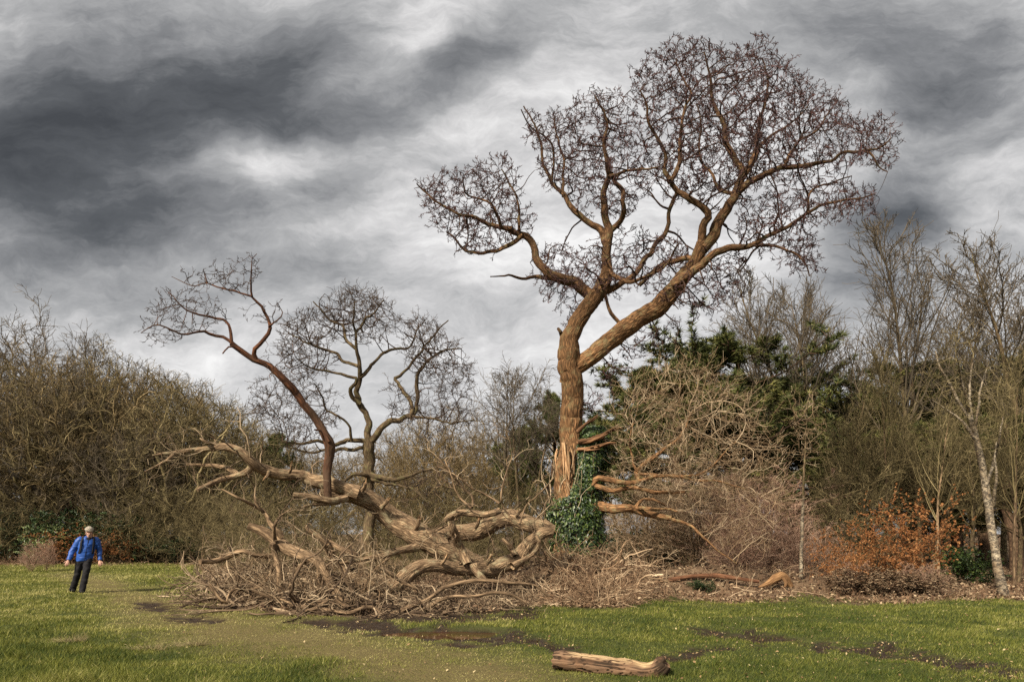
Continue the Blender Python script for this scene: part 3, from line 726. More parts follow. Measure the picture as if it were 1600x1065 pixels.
def grow_crown(T, at, step, di, dk, name, mat, rt=0.009, jit=0.45, twl=0.30, twn=2, tw2=3, seedfun=None, trop=(0, 0, 0.05), rmax=None, thr=0.022, ee=2.0, l2=0.45, r2=0.5, cu=0.42, mid=None, mid_mat=None):
    sp = np.vstack(T.sp); sr = np.concatenate(T.sr); G0 = Geo()
    if mid:                                             # first the middling branches, then the fine ones off them
        nm, stp, dkm, rtm, em = mid
        nodes, par, n0 = colonize(sp, at[rng.permutation(len(at))[:nm]], stp, di * 1.6, dkm, jit=jit * 0.9, trop=trop, inertia=0.7, maxch=2)
        ch, r = chains(nodes, par, n0, rtm, e=em, rmax=sr * 0.62)
        ch.sort(key=lambda u: -len(u[0]) * u[1][0])
        for ci, (p, q) in enumerate(ch):
            if len(p) < 2: continue
            if ci < 99: G0 = Geo()
            elif ci == 99: G0 = Geo()
            n_ = max(3, (len(p) - 1) * 3); pq = catmull(np.column_stack([p, q]), n_); rr = pq[:, 3] * np.linspace(1, 0.45, n_)
            pp = pq[:, :3] + (rr + 0.012)[:, None] * 0.9 * np.stack([vnoise(pq[:, :3] + s * 13, 4.5) - 0.5 for s in range(3)], 1) * np.linspace(0, 1, n_)[:, None] ** 0.3
            tubes(G0, pp, rr, 7, tint=[0.05 + 0.25 * rng.random()] if mid_mat is None else [0.3 + 0.3 * rng.random()], uv=True); sp = np.vstack([sp, pp[1:]]); sr = np.concatenate([sr, rr[1:]])
            if ci < 99: G0.build('branch', mid_mat or M_OAK_SILHOUETTE, T.root)
        if len(ch) > 99 and G0.n: G0.build('small_branches', mid_mat or M_OAK_SILHOUETTE, T.root)['kind'] = 'stuff'
    nodes, par, n0 = colonize(sp, at, step, di, dk, jit=jit, trop=trop)
    ch, r = chains(nodes, par, n0, rt, e=ee, rmax=sr * 0.8)
    G_ = Geo(); add_chains(G_, ch, lambda r: 8 if r > 0.05 else (5 if r > 0.018 else 3))
    # twigs on every thin part
    idx = np.nonzero((np.arange(len(nodes)) >= n0) & (r < thr))[0]
    d = nrm(nodes[idx] - nodes[par[idx]])
    B = np.repeat(nodes[idx], twn, 0); D = np.repeat(d, twn, 0)
    D = nrm(D + 0.85 * rng.normal(size=D.shape) + np.array([0, 0, 0.12])); n = len(B)
    L = twl * (0.45 + 0.9 * rng.random(n))
    P1, R1 = walk(B, D, L, rt * 0.85, 5, cu, (0, 0, 0.08), rtip=rt * 0.55)
    tubes(G_, P1, R1, 3)
    b, d2, rr, _ = spawn(P1, R1, tw2, 0.25, 1.0, (48, 16))
    P2, R2 = walk(b, d2, twl * l2 * (0.4 + 0.9 * rng.random(len(b))), rt * 0.7, 4, cu, (0, 0, 0.08), rtip=rt * r2)
    tubes(G_, P2, R2, 3)
    ob = G_.build(name, mat, T.root)
    print(name, 'nodes', len(nodes) - n0, 'twigs', len(B), len(b), round(time.time() - T0, 1))
    return nodes, par, n0, G_
grow_crown(T, at, 0.15, 2.6, 0.215, 'crown', M_TWIG_HI, rt=0.0098, jit=0.40, twl=0.17, twn=1, tw2=6, l2=0.5, r2=0.66, ee=1.92, cu=0.20, mid=(900, 0.26, 0.44, 0.025, 2.0), thr=0.03, mid_mat=M_OAKMID)
OAK = T

# low living boughs reaching right, with their pale spray of twigs
T2 = Tree.__new__(Tree); T2.root = OAK.root; T2.sp = []; T2.sr = []
LL = lambda *a, **k: T2.limb('low_bough', M_OAK, *a, **k)
LL([(912, 776), (926, 757), (935, 748), (962, 751), (992, 754), (1004, 751), (1028, 742), (1064, 744), (1094, 751), (1124, 751), (1145, 757), (1166, 763)], 11, 2, 19.5, 18.5, k=10)
LL([(918, 752), (930, 760), (948, 764), (965, 766), (995, 763), (1028, 769), (1070, 769)], 10, 5, 19.6, 19.0, k=10)
LL([(895, 790), (941, 792), (974, 795), (995, 797), (1022, 805), (1049, 811)], 24, 8, 19.8, 18.8, k=14)
LL([(988, 796), (996, 786), (1006, 780), (1024, 781), (1040, 790)], 7, 3, 19.3, 19.0, k=8)
LL([(989, 794), (1012, 794), (1037, 795), (1060, 798)], 7, 3, 19.2, 18.6, k=8)
LL([(999, 753), (995, 736), (1007, 724), (1031, 706), (1055, 688), (1070, 667), (1085, 640)], 10, 2, 19.3, 20.2, k=8)
LL([(1000, 740), (1040, 742), (1082, 742), (1106, 733), (1130, 709), (1150, 690)], 6, 2, 19.2, 18.4, k=8)
LL([(1000, 738), (990, 727), (986, 705), (984, 685), (989, 660)], 5, 2, 19.3, 19.2, k=8)
LL([(1049, 811), (1080, 822), (1110, 850), (1150, 880)], 6, 2, 18.8, 18.4, k=8)
polyS = [(950, 640), (985, 585), (1050, 560), (1130, 575), (1190, 640), (1230, 710), (1240, 790), (1200, 860), (1120, 850), (1080, 810), (1010, 770), (960, 735)]
at2 = crown_points(np.array(polyS), 1500, 19.3, 2.2)
grow_crown(T2, at2, 0.20, 3.0, 0.30, 'low_spray', M_TWIG_TAN, rt=0.006, jit=0.22, twl=0.6, twn=1, tw2=4, trop=(0.08, 0, -0.02), ee=2.4, cu=0.16)

# ivy round the lower trunk
reseed(51)
iv = thing('ivy', 'dark green glossy ivy sheathing the lower trunk of the broken oak', 'ivy', tuple(P(896, 905, 20.0)))
def ivy_pts(n, out):
    v_ = rng.random(n) ** 0.9; py = 868 - v_ * 200; a = rng.random(n) * 2 * np.pi
    half = np.interp(py, [668, 690, 730, 760, 790, 868], [18, 25, 27, 36, 41, 39])
    cxx = np.interp(py, [668, 690, 720, 745, 790, 868], [926, 924, 919, 908, 900, 898])
    Yc = 20.0; pp = np.stack([(cxx - CX) / F * Yc, np.full(n, Yc), EYE + (HY - py) / F * Yc], 1); r = half / F * Yc
    d = np.stack([np.cos(a), np.sin(a), 0 * a], 1)
    lump = 0.80 + 0.40 * vnoise(np.stack([a * 1.6, py * 0.05, 0 * a], 1), 1.0)
    pt = pp + d * (r * lump * out)[:, None]
    px = CX + pt[:, 0] / pt[:, 1] * F
    bare = (d[:, 1] < 0) & (px < np.interp(py, [668, 700, 750, 775, 792], [906, 902, 899, 890, 860])) & (py < 778 + 10 * rng.random(n))
    return pt[~bare], d[~bare]
G_ = Geo(); pt, d = ivy_pts(24000, 0.84 + 0.30 * rng.random(24000))
nrmv = nrm(d + np.array([0, 0, 0.35]) + rng.normal(size=d.shape) * 0.35)
leaves(G_, pt, 0.030 + 0.026 * rng.random(len(pt)), 0.001, up=nrmv)
M_IVY = tint_mat('ivy_leaf', (0.006, 0.015, 0.005), (0.024, 0.046, 0.010), c2=(0.10, 0.13, 0.03), rough=0.4, spec=0.35)
G_.build('ivy_leaves', M_IVY, iv, smooth=False)
G_ = Geo(); n = 46; a = rng.uniform(np.pi, 2 * np.pi, n)
pb = np.stack([(893 + 36 * np.cos(a) - CX) / F * 20, 20 + 0.62 * np.sin(a), rng.uniform(0.6, 2.8, n)], 1)
P_, R_ = walk(pb, np.tile([0, 0, 1.0], (n, 1)) + 0.25 * rng.normal(size=(n, 3)), rng.uniform(0.8, 2.0, n), 0.011, 9, 0.3, (0, 0, 0.2), rtip=0.005)
tubes(G_, P_, R_, 4); G_.build('ivy_stems', M_TWIG_TAN, iv)

# ------------------------------------------------------------------ the fallen half of the oak
reseed(61)
FT = Tree('fallen_oak', 'huge fallen half of the oak sprawled across a heap of broken branches', 'fallen tree', tuple(P(640, 940, 17.0)))
FL = lambda *a, **k: FT.limb('fallen_limb', M_FALL, *a, **{'gnarl': 0.4, **k})
FL([(748, 884, 34), (715, 868, 38), (691, 857, 40), (662, 839, 42), (633, 824, 42), (607, 804, 36), (580, 782, 33), (554, 772, 31), (520, 768, 30), (500, 765, 24)], Y0=17.7, Y1=16.8, k=24, rough=0.05, rs=5, gnarl=0.2)
FL([(560, 770, 26), (519, 756, 24), (487, 751, 23), (471, 743, 19), (430, 739, 19), (404, 731, 18), (391, 720, 17), (372, 704, 15), (347, 697, 13), (337, 699, 10), (302, 702, 8), (270, 708, 7), (238, 711, 3)], Y0=16.8, Y1=15.6, k=18, rough=0.12)
FL([(272, 708), (262, 717), (251, 723), (225, 737)], 6, 2.5, 15.75, 15.3, k=8)
FL([(400, 727), (390, 733), (379, 740), (362, 745), (344, 749), (325, 757), (309, 765)], 13, 8, 16.1, 15.4, k=12, cap=True)
FL([(372, 741), (360, 733), (337, 727), (315, 727), (292, 725)], 10, 5, 16.2, 16.4, k=10, cap=True)
FL([(350, 700), (335, 694), (322, 690), (313, 684)], 8, 3, 16.0, 15.7, k=8, cap=True)
FL([(338, 694), (334, 684), (328, 678)], 4, 2, 15.95, 15.8, k=6)
FL([(540, 778), (519, 782), (487, 776), (458, 772)], 15, 8, 16.6, 15.9, k=12, cap=True)
FL([(530, 784), (513, 786), (490, 787), (471, 793)], 10, 4, 16.5, 15.8, k=8)
FL([(640, 832, 18), (660, 833, 22), (678, 836, 25), (704, 831, 27), (744, 829, 31), (770, 817, 29), (796, 810, 28), (822, 816, 28), (849, 824, 27), (866, 830, 22)], Y0=18.4, Y1=18.0, k=18, rough=0.12)
FL([(680, 838), (665, 833), (650, 820), (638, 816), (628, 822)], 16, 8, 18.5, 18.2, k=10)
FL([(545, 940, 12), (600, 925, 22), (622, 913, 27), (638, 897, 27), (659, 885, 25), (691, 884, 23), (730, 889, 26), (770, 887, 29), (804, 876, 28), (820, 858, 24), (831, 845, 20), (846, 834, 20), (862, 829, 18)], Y0=15.9, Y1=17.7, k=22, rough=0.12, rs=5)
FL([(800, 884), (822, 872), (838, 858), (843, 842), (838, 836)], 12, 5, 16.7, 17.0, k=9, rough=0.4)
FL([(610, 917), (590, 914), (559, 908), (536, 889), (520, 868), (505, 845), (478, 822)], 24, 9, 16.2, 15.6, k=18, rough=0.12)
FL([(786, 842), (793, 848), (800, 857), (806, 868)], 5, 11, 17.2, 17.1, k=8, rough=0.5)
FL([(704, 808), (706, 822), (712, 837), (720, 858), (730, 880)], 13, 17, 16.4, 16.7, k=18, rough=0.10)
FL([(698, 812), (706, 804), (720, 800), (743, 801), (762, 803), (780, 797)], 12, 11, 16.4, 16.1, k=14, cap=True)
FL([(652, 854), (644, 856), (625, 859), (604, 867), (580, 872), (552, 876), (520, 880)], 15, 4, 16.8, 15.7, k=12)
FL([(745, 884), (738, 884), (752, 900), (757, 905)], 14, 12, 16.5, 16.3, k=10)
# snapped side stubs with pale torn ends
for (x0, y0, x1, y1, w, Yd) in ((648, 826, 656, 810, 9, 17.2), (596, 792, 606, 780, 8, 17.0), (566, 766, 571, 754, 7, 16.7), (452, 738, 455, 726, 6, 16.2), (420, 736, 414, 747, 6, 16.0), (690, 880, 697, 868, 8, 16.4), (760, 880, 768, 866, 8, 16.9), (742, 824, 748, 812, 8, 18.0), (806, 806, 813, 796, 7, 17.9), (520, 862, 512, 850, 7, 15.8)):
    p, r = trace([(x0, y0), ((x0 + x1) / 2 + 1.5, (y0 + y1) / 2), (x1, y1)], w, w * 0.7, Yd, Yd - 0.15, sp=0.03)
    G_ = Geo(); tubes(G_, p, r, 10, tint=[0.5], rough=0.3, uv=True, cap=True); st = G_.build('broken_stub', M_FALL, FT.root)
    n_ = 7; b_ = p[-1] + rng.normal(size=(n_, 3)) * r[-1] * 0.45; P_, R_ = walk(b_ - (p[-1] - p[-2]) * 1.2, np.tile(p[-1] - p[-2], (n_, 1)) / 0.03 + rng.normal(size=(n_, 3)) * 0.25, rng.uniform(0.06, 0.16, n_), r[-1] * 0.36, 4, 0.12, taper=0.9)
    G_ = Geo(); tubes(G_, P_, R_, 5, uv=True); G_.build('torn_wood', M_TORN, FT.root)
# the still upright rusty bough
FR = lambda *a, **k: FT.limb('upright_bough', M_RUST, *a, **k)
FT.limb('upright_bough', M_RUST, [(513, 776, 14), (512, 755, 14), (512, 735, 15), (514, 712, 16), (516, 696, 18), (508, 680, 15), (500, 664, 14), (484, 645, 14), (468, 628, 13), (453, 603, 13), (439, 586, 12), (420, 569, 11), (397, 562, 10), (377, 549, 9), (363, 538, 9)], Y0=16.3, Y1=15.4, k=16, rough=0.2)
FR([(366, 540), (352, 527), (332, 524), (321, 517), (307, 518), (285, 521), (259, 511), (242, 507), (222, 520)], 6, 1.2, 15.4, 14.6, k=8)
FR([(362, 538), (361, 522), (358, 507), (352, 498), (335, 497), (315, 493), (293, 484), (279, 473), (262, 456)], 6, 1.2, 15.4, 15.9, k=8)
FR([(401, 563), (397, 553), (397, 546), (411, 532), (420, 515), (415, 493), (408, 479), (394, 465), (392, 448), (394, 422), (394, 405), (401, 397)], 8, 1.2, 15.5, 15.1, k=9)
FR([(394, 463), (369, 456), (341, 449), (324, 441), (304, 446), (285, 440), (270, 433)], 4, 1.0, 15.2, 15.8, k=7)
FR([(420, 511), (426, 507), (434, 501), (442, 491), (438, 480), (435, 474)], 3.5, 1.2, 15.3, 14.9, k=6)
FR([(324, 441), (320, 430), (318, 419)], 2.2, 1, 15.5, 15.4, k=5)
FR([(374, 549), (362, 541), (352, 548), (349, 552)], 4, 2, 15.4, 15.2, k=6)
FR([(514, 690), (503, 674), (490, 672)], 6, 3, 16.1, 15.9, k=6, seed=False)
LFT = [([(215, 530), (222, 500), (238, 468), (262, 448), (300, 455), (335, 468), (358, 490), (345, 512), (300, 515), (285, 535), (240, 545)], 420, 0.9, 15.2),
       ([(268, 430), (300, 425), (318, 412), (330, 420), (345, 412), (380, 400), (403, 393), (415, 425), (400, 445), (395, 470), (360, 465), (320, 455)], 160, 0.7, 15.3),
       ([(395, 490), (385, 475), (375, 490), (400, 510), (440, 505), (445, 470), (430, 460)], 30, 0.4, 15.2), ([(400, 590), (430, 600), (440, 560), (425, 540), (405, 575)], 16, 0.4, 15.3)]
at = np.vstack([crown_points(np.array(p), n_, yc, d_) for p, n_, d_, yc in LFT])
FT_all = (FT.sp, FT.sr)
FT.sp, FT.sr = FT.sp[-9:-1], FT.sr[-9:-1]
grow_crown(FT, at, 0.13, 2.0, 0.17, 'twigs', M_TWIG_F, rt=0.0075, jit=0.45, twl=0.15, twn=1, tw2=3, ee=1.9, mid=(60, 0.16, 0.30, 0.008, 2.0), mid_mat=M_RUST)
FT.sp, FT.sr = FT_all
# spray of dead twigs still on the fallen limbs
reseed(71)
G_ = Geo()
for p, r in zip(FT_all[0], FT_all[1]):
    L = np.linalg.norm(np.diff(p, axis=0), axis=1).sum()
    if L < 0.8 or p[:, 2].max() > 4.6: continue
    k = int(2 + L * 2.5)
    b, d, rr, t = spawn(p[None], r[None], k, 0.1, 1.0, (70, 20))
    d = nrm(d + np.array([-0.25, -0.1, 0.25]))
    P1, R1 = walk(b, d, rng.uniform(0.25, 1.5, k), np.clip(rr * 0.22, 0.006, 0.02), 8, 0.30, (0, 0, 0.03), rtip=0.004)
    tubes(G_, P1, R1, 4)
    b, d, rr, t = spawn(P1, R1, 5, 0.2, 1.0, (50, 18)); P2, R2 = walk(b, d, rng.uniform(0.15, 0.6, len(b)), rr * 0.7, 6, 0.35, rtip=0.0035); tubes(G_, P2, R2, 3)
G_.build('dead_twigs', M_BRUSH, FT.root)

# ------------------------------------------------------------------ brushwood heap under and in front of the fallen oak
def heap_top(px): return np.interp(px, [318, 335, 360, 400, 450, 520, 600, 700, 800, 850, 900], [925, 903, 890, 880, 880, 895, 925, 935, 935, 935, 940])
def heap_pts(n, x0, x1, Ya, Yb, top=1.0):
    px = rng.uniform(x0, x1, n); fr = np.interp(px, EDGE[:, 0], EDGE[:, 1]); yf = F * EYE / (fr - HY)
    Y_ = np.maximum(yf + 0.25, Ya) + (Yb - Ya) * rng.random(n) ** 1.3; X_ = (px - CX) / F * Y_
    zt = EYE + (HY - heap_top(px)) / F * Y_; zt = np.maximum(zt, 0.15) * np.clip((Y_ - yf) / 2.0, 0.08, 1) * top
    return np.stack([X_, Y_, height(X_, Y_) + zt * rng.random(n) ** 1.1], 1)
reseed(73)
G_ = Geo()
b = heap_pts(620, 325, 870, 14.2, 17.4); n = len(b)
P1, R1 = walk(b, np.stack([rng.normal(size=n) - 0.5, 0.6 * rng.normal(size=n), 0.22 * rng.normal(size=n)], 1), rng.uniform(0.4, 1.0, n) * np.where(b[:, 0] < -3.4, 1.8, 0.9), 0.009 + 0.03 * rng.random(n) ** 2.2, 9, 0.34, (0, 0, -0.03), rtip=0.005)
P1[..., 2] = np.maximum(P1[..., 2], 0.03); tubes(G_, P1, R1, 5)
b, d, rr, _ = spawn(P1, R1, 4, 0.15, 1, (50, 18)); P2, R2 = walk(b, d, rng.uniform(0.15, 0.55, len(b)), rr * 0.65, 6, 0.42, rtip=0.004); P2[..., 2] = np.maximum(P2[..., 2], 0.02); tubes(G_, P2, R2, 3)
b, d, rr, _ = spawn(P2, R2, 1, 0.15, 1, (50, 18)); P2, R2 = walk(b, d, rng.uniform(0.1, 0.4, len(b)), rr * 0.65, 5, 0.42, rtip=0.0035); tubes(G_, P2, R2, 3)
b = heap_pts(85, 330, 600, 14.3, 17.0); n = len(b)
P1, R1 = walk(b, np.stack([rng.normal(size=n) - 0.6, 0.5 * rng.normal(size=n), 0.30 * rng.normal(size=n)], 1), rng.uniform(0.9, 2.4, n), rng.uniform(0.02, 0.042, n), 14, 0.30, (0, 0, -0.02), rtip=0.008); P1[..., 2] = np.maximum(P1[..., 2], 0.04); tubes(G_, P1, R1, 7, rough=0.25)
b, d, rr, _ = spawn(P1, R1, 3, 0.3, 1, (55, 18)); P2, R2 = walk(b, d, rng.uniform(0.3, 0.9, len(b)), rr * 0.6, 8, 0.4, rtip=0.006); P2[..., 2] = np.maximum(P2[..., 2], 0.03); tubes(G_, P2, R2, 5)
ob = G_.build('brushwood', M_BRUSH); tag(ob, 'tangled heap of dead brushwood under the fallen oak', 'brushwood', kind='stuff')

# thin pale whips standing up out of the heap
G_ = Geo(); b = heap_pts(80, 335, 620, 14.6, 17.4); n = len(b)
P1, R1 = walk(b, np.stack([rng.normal(size=n) * 0.8 - 0.35, 0.4 * rng.normal(size=n), 0.9 + 0.4 * rng.random(n)], 1), rng.uniform(0.5, 1.7, n), rng.uniform(0.006, 0.013, n), 9, 0.25, rtip=0.004); tubes(G_, P1, R1, 4)
b, d, rr, _ = spawn(P1, R1, 6, 0.2, 1, (48, 15)); P2, R2 = walk(b, d, rng.uniform(0.2, 0.7, len(b)), rr * 0.7, 6, 0.35, rtip=0.0035); tubes(G_, P2, R2, 3)
b, d, rr, _ = spawn(P2, R2, 3, 0.2, 1, (48, 15)); P2, R2 = walk(b, d, rng.uniform(0.1, 0.35, len(b)), rr * 0.7, 4, 0.35, rtip=0.003); tubes(G_, P2, R2, 3)
ob = G_.build('standing_twigs', M_TWIG_TAN); tag(ob, 'pale thin twigs standing up out of the brushwood heap', 'twigs', kind='stuff')

# larger dead branches, each one lying on its own
def branch(label, pts, w0, w1, Y0, Y1, mat=None, k=12, rough=0.26, forks=4, cap=True, wig=0.25, name='dead_branch', twl=(0.2, 0.6), group=None, twmat=None):
    p, r = trace(pts, w0, w1, Y0, Y1, 1.0, wig)
    root = thing(name, label, 'branch', tuple(p[0]), group)
    G_ = Geo(); tubes(G_, p, r, k, tint=[rng.uniform(0.3, 0.7)], rough=rough, uv=True, cap=cap); G_.build('stem', mat or M_DEAD, root)
    if forks:
        b, d, rr, _ = spawn(p[None], r[None], forks, 0.3, 1, (55, 15))
        P1, R1 = walk(b, d, rng.uniform(*twl, len(b)), np.clip(rr * 0.4, 0.005, 0.02), 7, 0.35, rtip=0.004); P1[..., 2] = np.maximum(P1[..., 2], 0.03)
        for q in range(len(b)):
            G_ = Geo(); tubes(G_, P1[q:q + 1], R1[q:q + 1], 5); b2, d2, r2_, _ = spawn(P1[q:q + 1], R1[q:q + 1], 3, 0.3, 1, (50, 15)); P2, R2 = walk(b2, d2, rng.uniform(0.1, 0.4, len(b2)), r2_ * 0.7, 5, 0.4, rtip=0.0035); P2[..., 2] = np.maximum(P2[..., 2], 0.03); tubes(G_, P2, R2, 3)
            G_.build('twig', twmat or M_BRUSH, root)
    return root
reseed(75)
branch('thick dead branch slanting down to the grass at the front of the heap', [(389, 821, 13), (411, 830, 19), (430, 843, 20), (449, 857, 20), (471, 866, 19), (494, 874, 18), (508, 893, 15), (518, 914, 15), (534, 938, 16), (553, 955, 15)], 0, 0, 15.8, 14.9, k=18, forks=5)
branch('grey limb stub pointing left over the grass from the edge of the heap', [(428, 868), (398, 867), (379, 860), (360, 867), (340, 875), (313, 877)], 9, 9, 16.0, 15.2, k=12, forks=3)
branch('pale forked branch with peeling bark rising left above the heap', [(440, 838), (436, 832), (423, 819), (414, 800), (398, 790), (372, 777), (347, 764)], 10, 2, 15.7, 15.2, forks=7)
branch('short pale branch sticking straight up out of the fork above the heap', [(412, 800), (399, 784), (398, 761), (388, 745)], 6, 2, 15.5, 15.3, forks=3, k=8)
branch('upright pale branch with a kinked tip beside the thick slanting branch', [(430, 845), (428, 825), (433, 812), (446, 800), (456, 794)], 7, 2, 15.6, 15.3, forks=4, k=8)
branch('dark upright prop branch holding up the thick slanting branch', [(426, 848), (430, 868), (436, 890), (437, 915), (441, 935)], 9, 10, 15.5, 15.2, forks=2)
branch('dark leaning prop branch right of the upright prop', [(478, 876), (466, 888), (458, 905), (450, 920)], 7, 6, 15.5, 15.3, forks=2, k=8)
branch('crooked mossy branch curling along the left foot of the heap', [(328, 912), (340, 930), (354, 941), (358, 927), (372, 918), (395, 920), (410, 912), (425, 893), (431, 880)], 6, 5, 14.9, 15.4, forks=4, k=9)
branch('pale looped branch hanging below the slanting branch', [(497, 888), (499, 905), (504, 922), (514, 938), (530, 950)], 8, 6, 15.3, 14.7, forks=2, k=9)
branch('long low branch arching along the front foot of the fallen oak', [(604, 964), (638, 948), (667, 937), (693, 918), (730, 908), (757, 906), (796, 910), (835, 914), (857, 931)], 10, 4, 14.35, 15.2, forks=6, k=10)
branch('second low branch under the arching one, half hidden in brushwood', [(600, 965), (638, 956), (667, 950), (688, 937), (709, 931), (743, 931), (772, 925), (799, 929), (822, 942)], 9, 4, 14.3, 14.7, forks=6, k=10)
branch('twisted branch lying on the grass in front of the heap', [(470, 955), (500, 950), (520, 953), (545, 957), (560, 952), (580, 948), (598, 962)], 5, 8, 14.3, 14.2, forks=3, k=8)
branch('thick short branch lying low in the front of the heap', [(487, 944), (500, 945), (516, 938), (530, 940), (545, 948)], 9, 8, 14.6, 14.5, forks=2, k=10)
branch('slender branch lying across the low left front of the heap', [(395, 922), (415, 930), (440, 936), (468, 948), (490, 955)], 6, 4, 14.8, 14.5, forks=4, k=8)
branch('brown stripped stick slanting down in front of the curved trunk', [(596, 886), (610, 896), (626, 907), (645, 916), (660, 922)], 7, 4, 15.5, 15.4, forks=3, k=8)
branch('forked pale stick rising at the left of the curved trunk', [(568, 925), (574, 905), (585, 890), (600, 876), (610, 870)], 5, 2, 15.3, 15.4, forks=4, k=7)
branch('jagged branch rising between the slanting branch and the trunk', [(555, 866), (535, 858), (515, 846), (500, 838), (485, 830), (478, 822)], 9, 7, 15.7, 15.6, forks=6, k=9)
for lab, pts in (('long bare whip curving up beside the broken trunk from the fallen limb', [(800, 812), (786, 790), (783, 772), (790, 741), (800, 711), (797, 690), (790, 675)]),
                 ('pale whip fanning up leftmost from the bent prop on the fallen oak', [(736, 793), (715, 772), (704, 739), (694, 716)]),
                 ('long pale whip arching left over the bent prop on the fallen oak', [(738, 792), (738, 775), (725, 763), (708, 742), (690, 721), (668, 700)]),
                 ('pale whip rising left of the tall curving whip on the rear fallen limb', [(781, 786), (757, 771), (738, 763), (716, 745), (700, 735), (683, 728)]),
                 ('thin pale stick lying across the bent prop of the fallen oak', [(714, 810), (695, 822), (675, 832), (655, 834)]),
                 ('thin whip leaning right near the foot of the ivied trunk', [(812, 818), (822, 790), (838, 775), (856, 757), (868, 742)])):
    branch(lab, pts, 4.2, 1.4, 16.9, 17.3, mat=M_DEAD, k=6, forks=7, cap=False, wig=0.4, name='whip', twl=(0.3, 1.1), twmat=M_TWIG_TAN)

# rubble, dead twigs and cut brush right of the heap, at the oak's foot
reseed(77)
n = 2300; px = rng.uniform(850, 1300, n) ; yf = F * EYE / (np.interp(px, EDGE[:, 0], EDGE[:, 1]) - HY)
w_ = np.clip((1120 - px) / 140, 0.12, 1); k = (rng.random(n) < w_) & (vnoise(np.stack([px * 0.022, 0 * px + rng.random(n) * 1.2, 0 * px], 1)) > 0.36); px, yf = px[k], yf[k]; n = len(px)
Y_ = yf + 0.1 + 4.0 * rng.random(n) ** 1.2; X_ = (px - CX) / F * Y_
b = np.stack([X_, Y_, height(X_, Y_) + 0.03 + 0.30 * rng.random(n) ** 1.6 * np.clip((Y_ - yf) / 1.2, 0, 1)], 1)
P1, R1 = walk(b, np.stack([rng.normal(size=n), rng.normal(size=n) * .6, 0.35 * rng.normal(size=n) + 0.12], 1), rng.uniform(0.3, 1.1, n), rng.uniform(0.005, 0.014, n), 7, 0.3, (0, 0, -0.04), rtip=0.004)
G_ = Geo(); tubes(G_, P1, R1, 4)
b, d, rr, _ = spawn(P1, R1, 4, 0.15, 1, (50, 18)); P2, R2 = walk(b, d, rng.uniform(0.15, 0.5, len(b)), rr * 0.65, 5, 0.4, rtip=0.0035); tubes(G_, P2, R2, 3)
b = np.stack([rng.uniform(0.9, 4.0, 70), rng.uniform(17.0, 19.5, 70), np.zeros(70)], 1); b[:, 2] = height(b[:, 0], b[:, 1]) + 0.25 * rng.random(70); b = b[b[:, 1] > F * EYE / (np.interp(CX + F * b[:, 0] / b[:, 1], EDGE[:, 0], EDGE[:, 1]) - HY) + 0.3]; n = len(b)
P1, R1 = walk(b, np.stack([rng.normal(size=n), rng.normal(size=n) * .5, 0.25 * rng.normal(size=n) + 0.1], 1), rng.uniform(0.5, 1.8, n), rng.uniform(0.012, 0.035, n), 10, 0.22, (0, 0, -0.03), rtip=0.006); tubes(G_, P1, R1, 6)
M_BRUSH2 = tint_mat('cut_brush', (0.060, 0.033, 0.019), (0.25, 0.155, 0.088), c2=(0.52, 0.39, 0.25), nscale=1.0)
ob = G_.build('cut_brush', M_BRUSH2); tag(ob, 'dry cut brush and twigs heaped at the foot of the broken oak', 'brush', kind='stuff')
branch('pale curved stick looping over the cut brush near the grass', [(1000, 897), (1020, 903), (1035, 905), (1050, 912), (1056, 926)], 3.5, 3, 17.0, 16.8, k=6, forks=3)
branch('pale cut stick lying on the mound below the ivy', [(905, 875), (920, 878), (934, 886)], 5, 7, 18.6, 18.4, k=8, forks=0)
branch('reddish rotten log along the top of the earth bank', [(1045, 906), (1080, 900), (1120, 899), (1160, 904), (1185, 908)], 9, 6, 19.2, 18.9, mat=bark_mat('rotten_wood', (0.24, 0.115, 0.06), (0.07, 0.03, 0.016), su=30, sv=3), k=10, rough=0.5, forks=3, name='rotten_log')

# sawn butt lying on the bank
def stump_piece():
    root = thing('sawn_branch', 'tan curved sawn-off branch lying on the bank beside the thin white birch', 'log', tuple(P(1215, 912, 18.8)))
    p, r = trace([(1186, 917, 5), (1200, 911, 10), (1213, 903, 14), (1222, 899, 15), (1230, 905, 12), (1236, 916, 9)], 0, 0, 18.7, 18.9, wig=0, sp=0.03)
    M_ = bark_mat('tan_wood', (0.29, 0.165, 0.075), (0.11, 0.055, 0.025), su=24, sv=2.5)
    G_ = Geo(); tubes(G_, p, r, 14, tint=[0.6], rough=0.35, uv=True, cap=True); G_.build('stem', M_, root)
    p, r = trace([(1224, 902, 6), (1228, 910, 5), (1226, 917, 4)], 0, 0, 18.6, 18.5, wig=0, sp=0.03)
    G_ = Geo(); tubes(G_, p, r, 9, tint=[0.5], rough=0.4, uv=True, cap=True); G_.build('side_shoot', M_, root)
stump_piece()

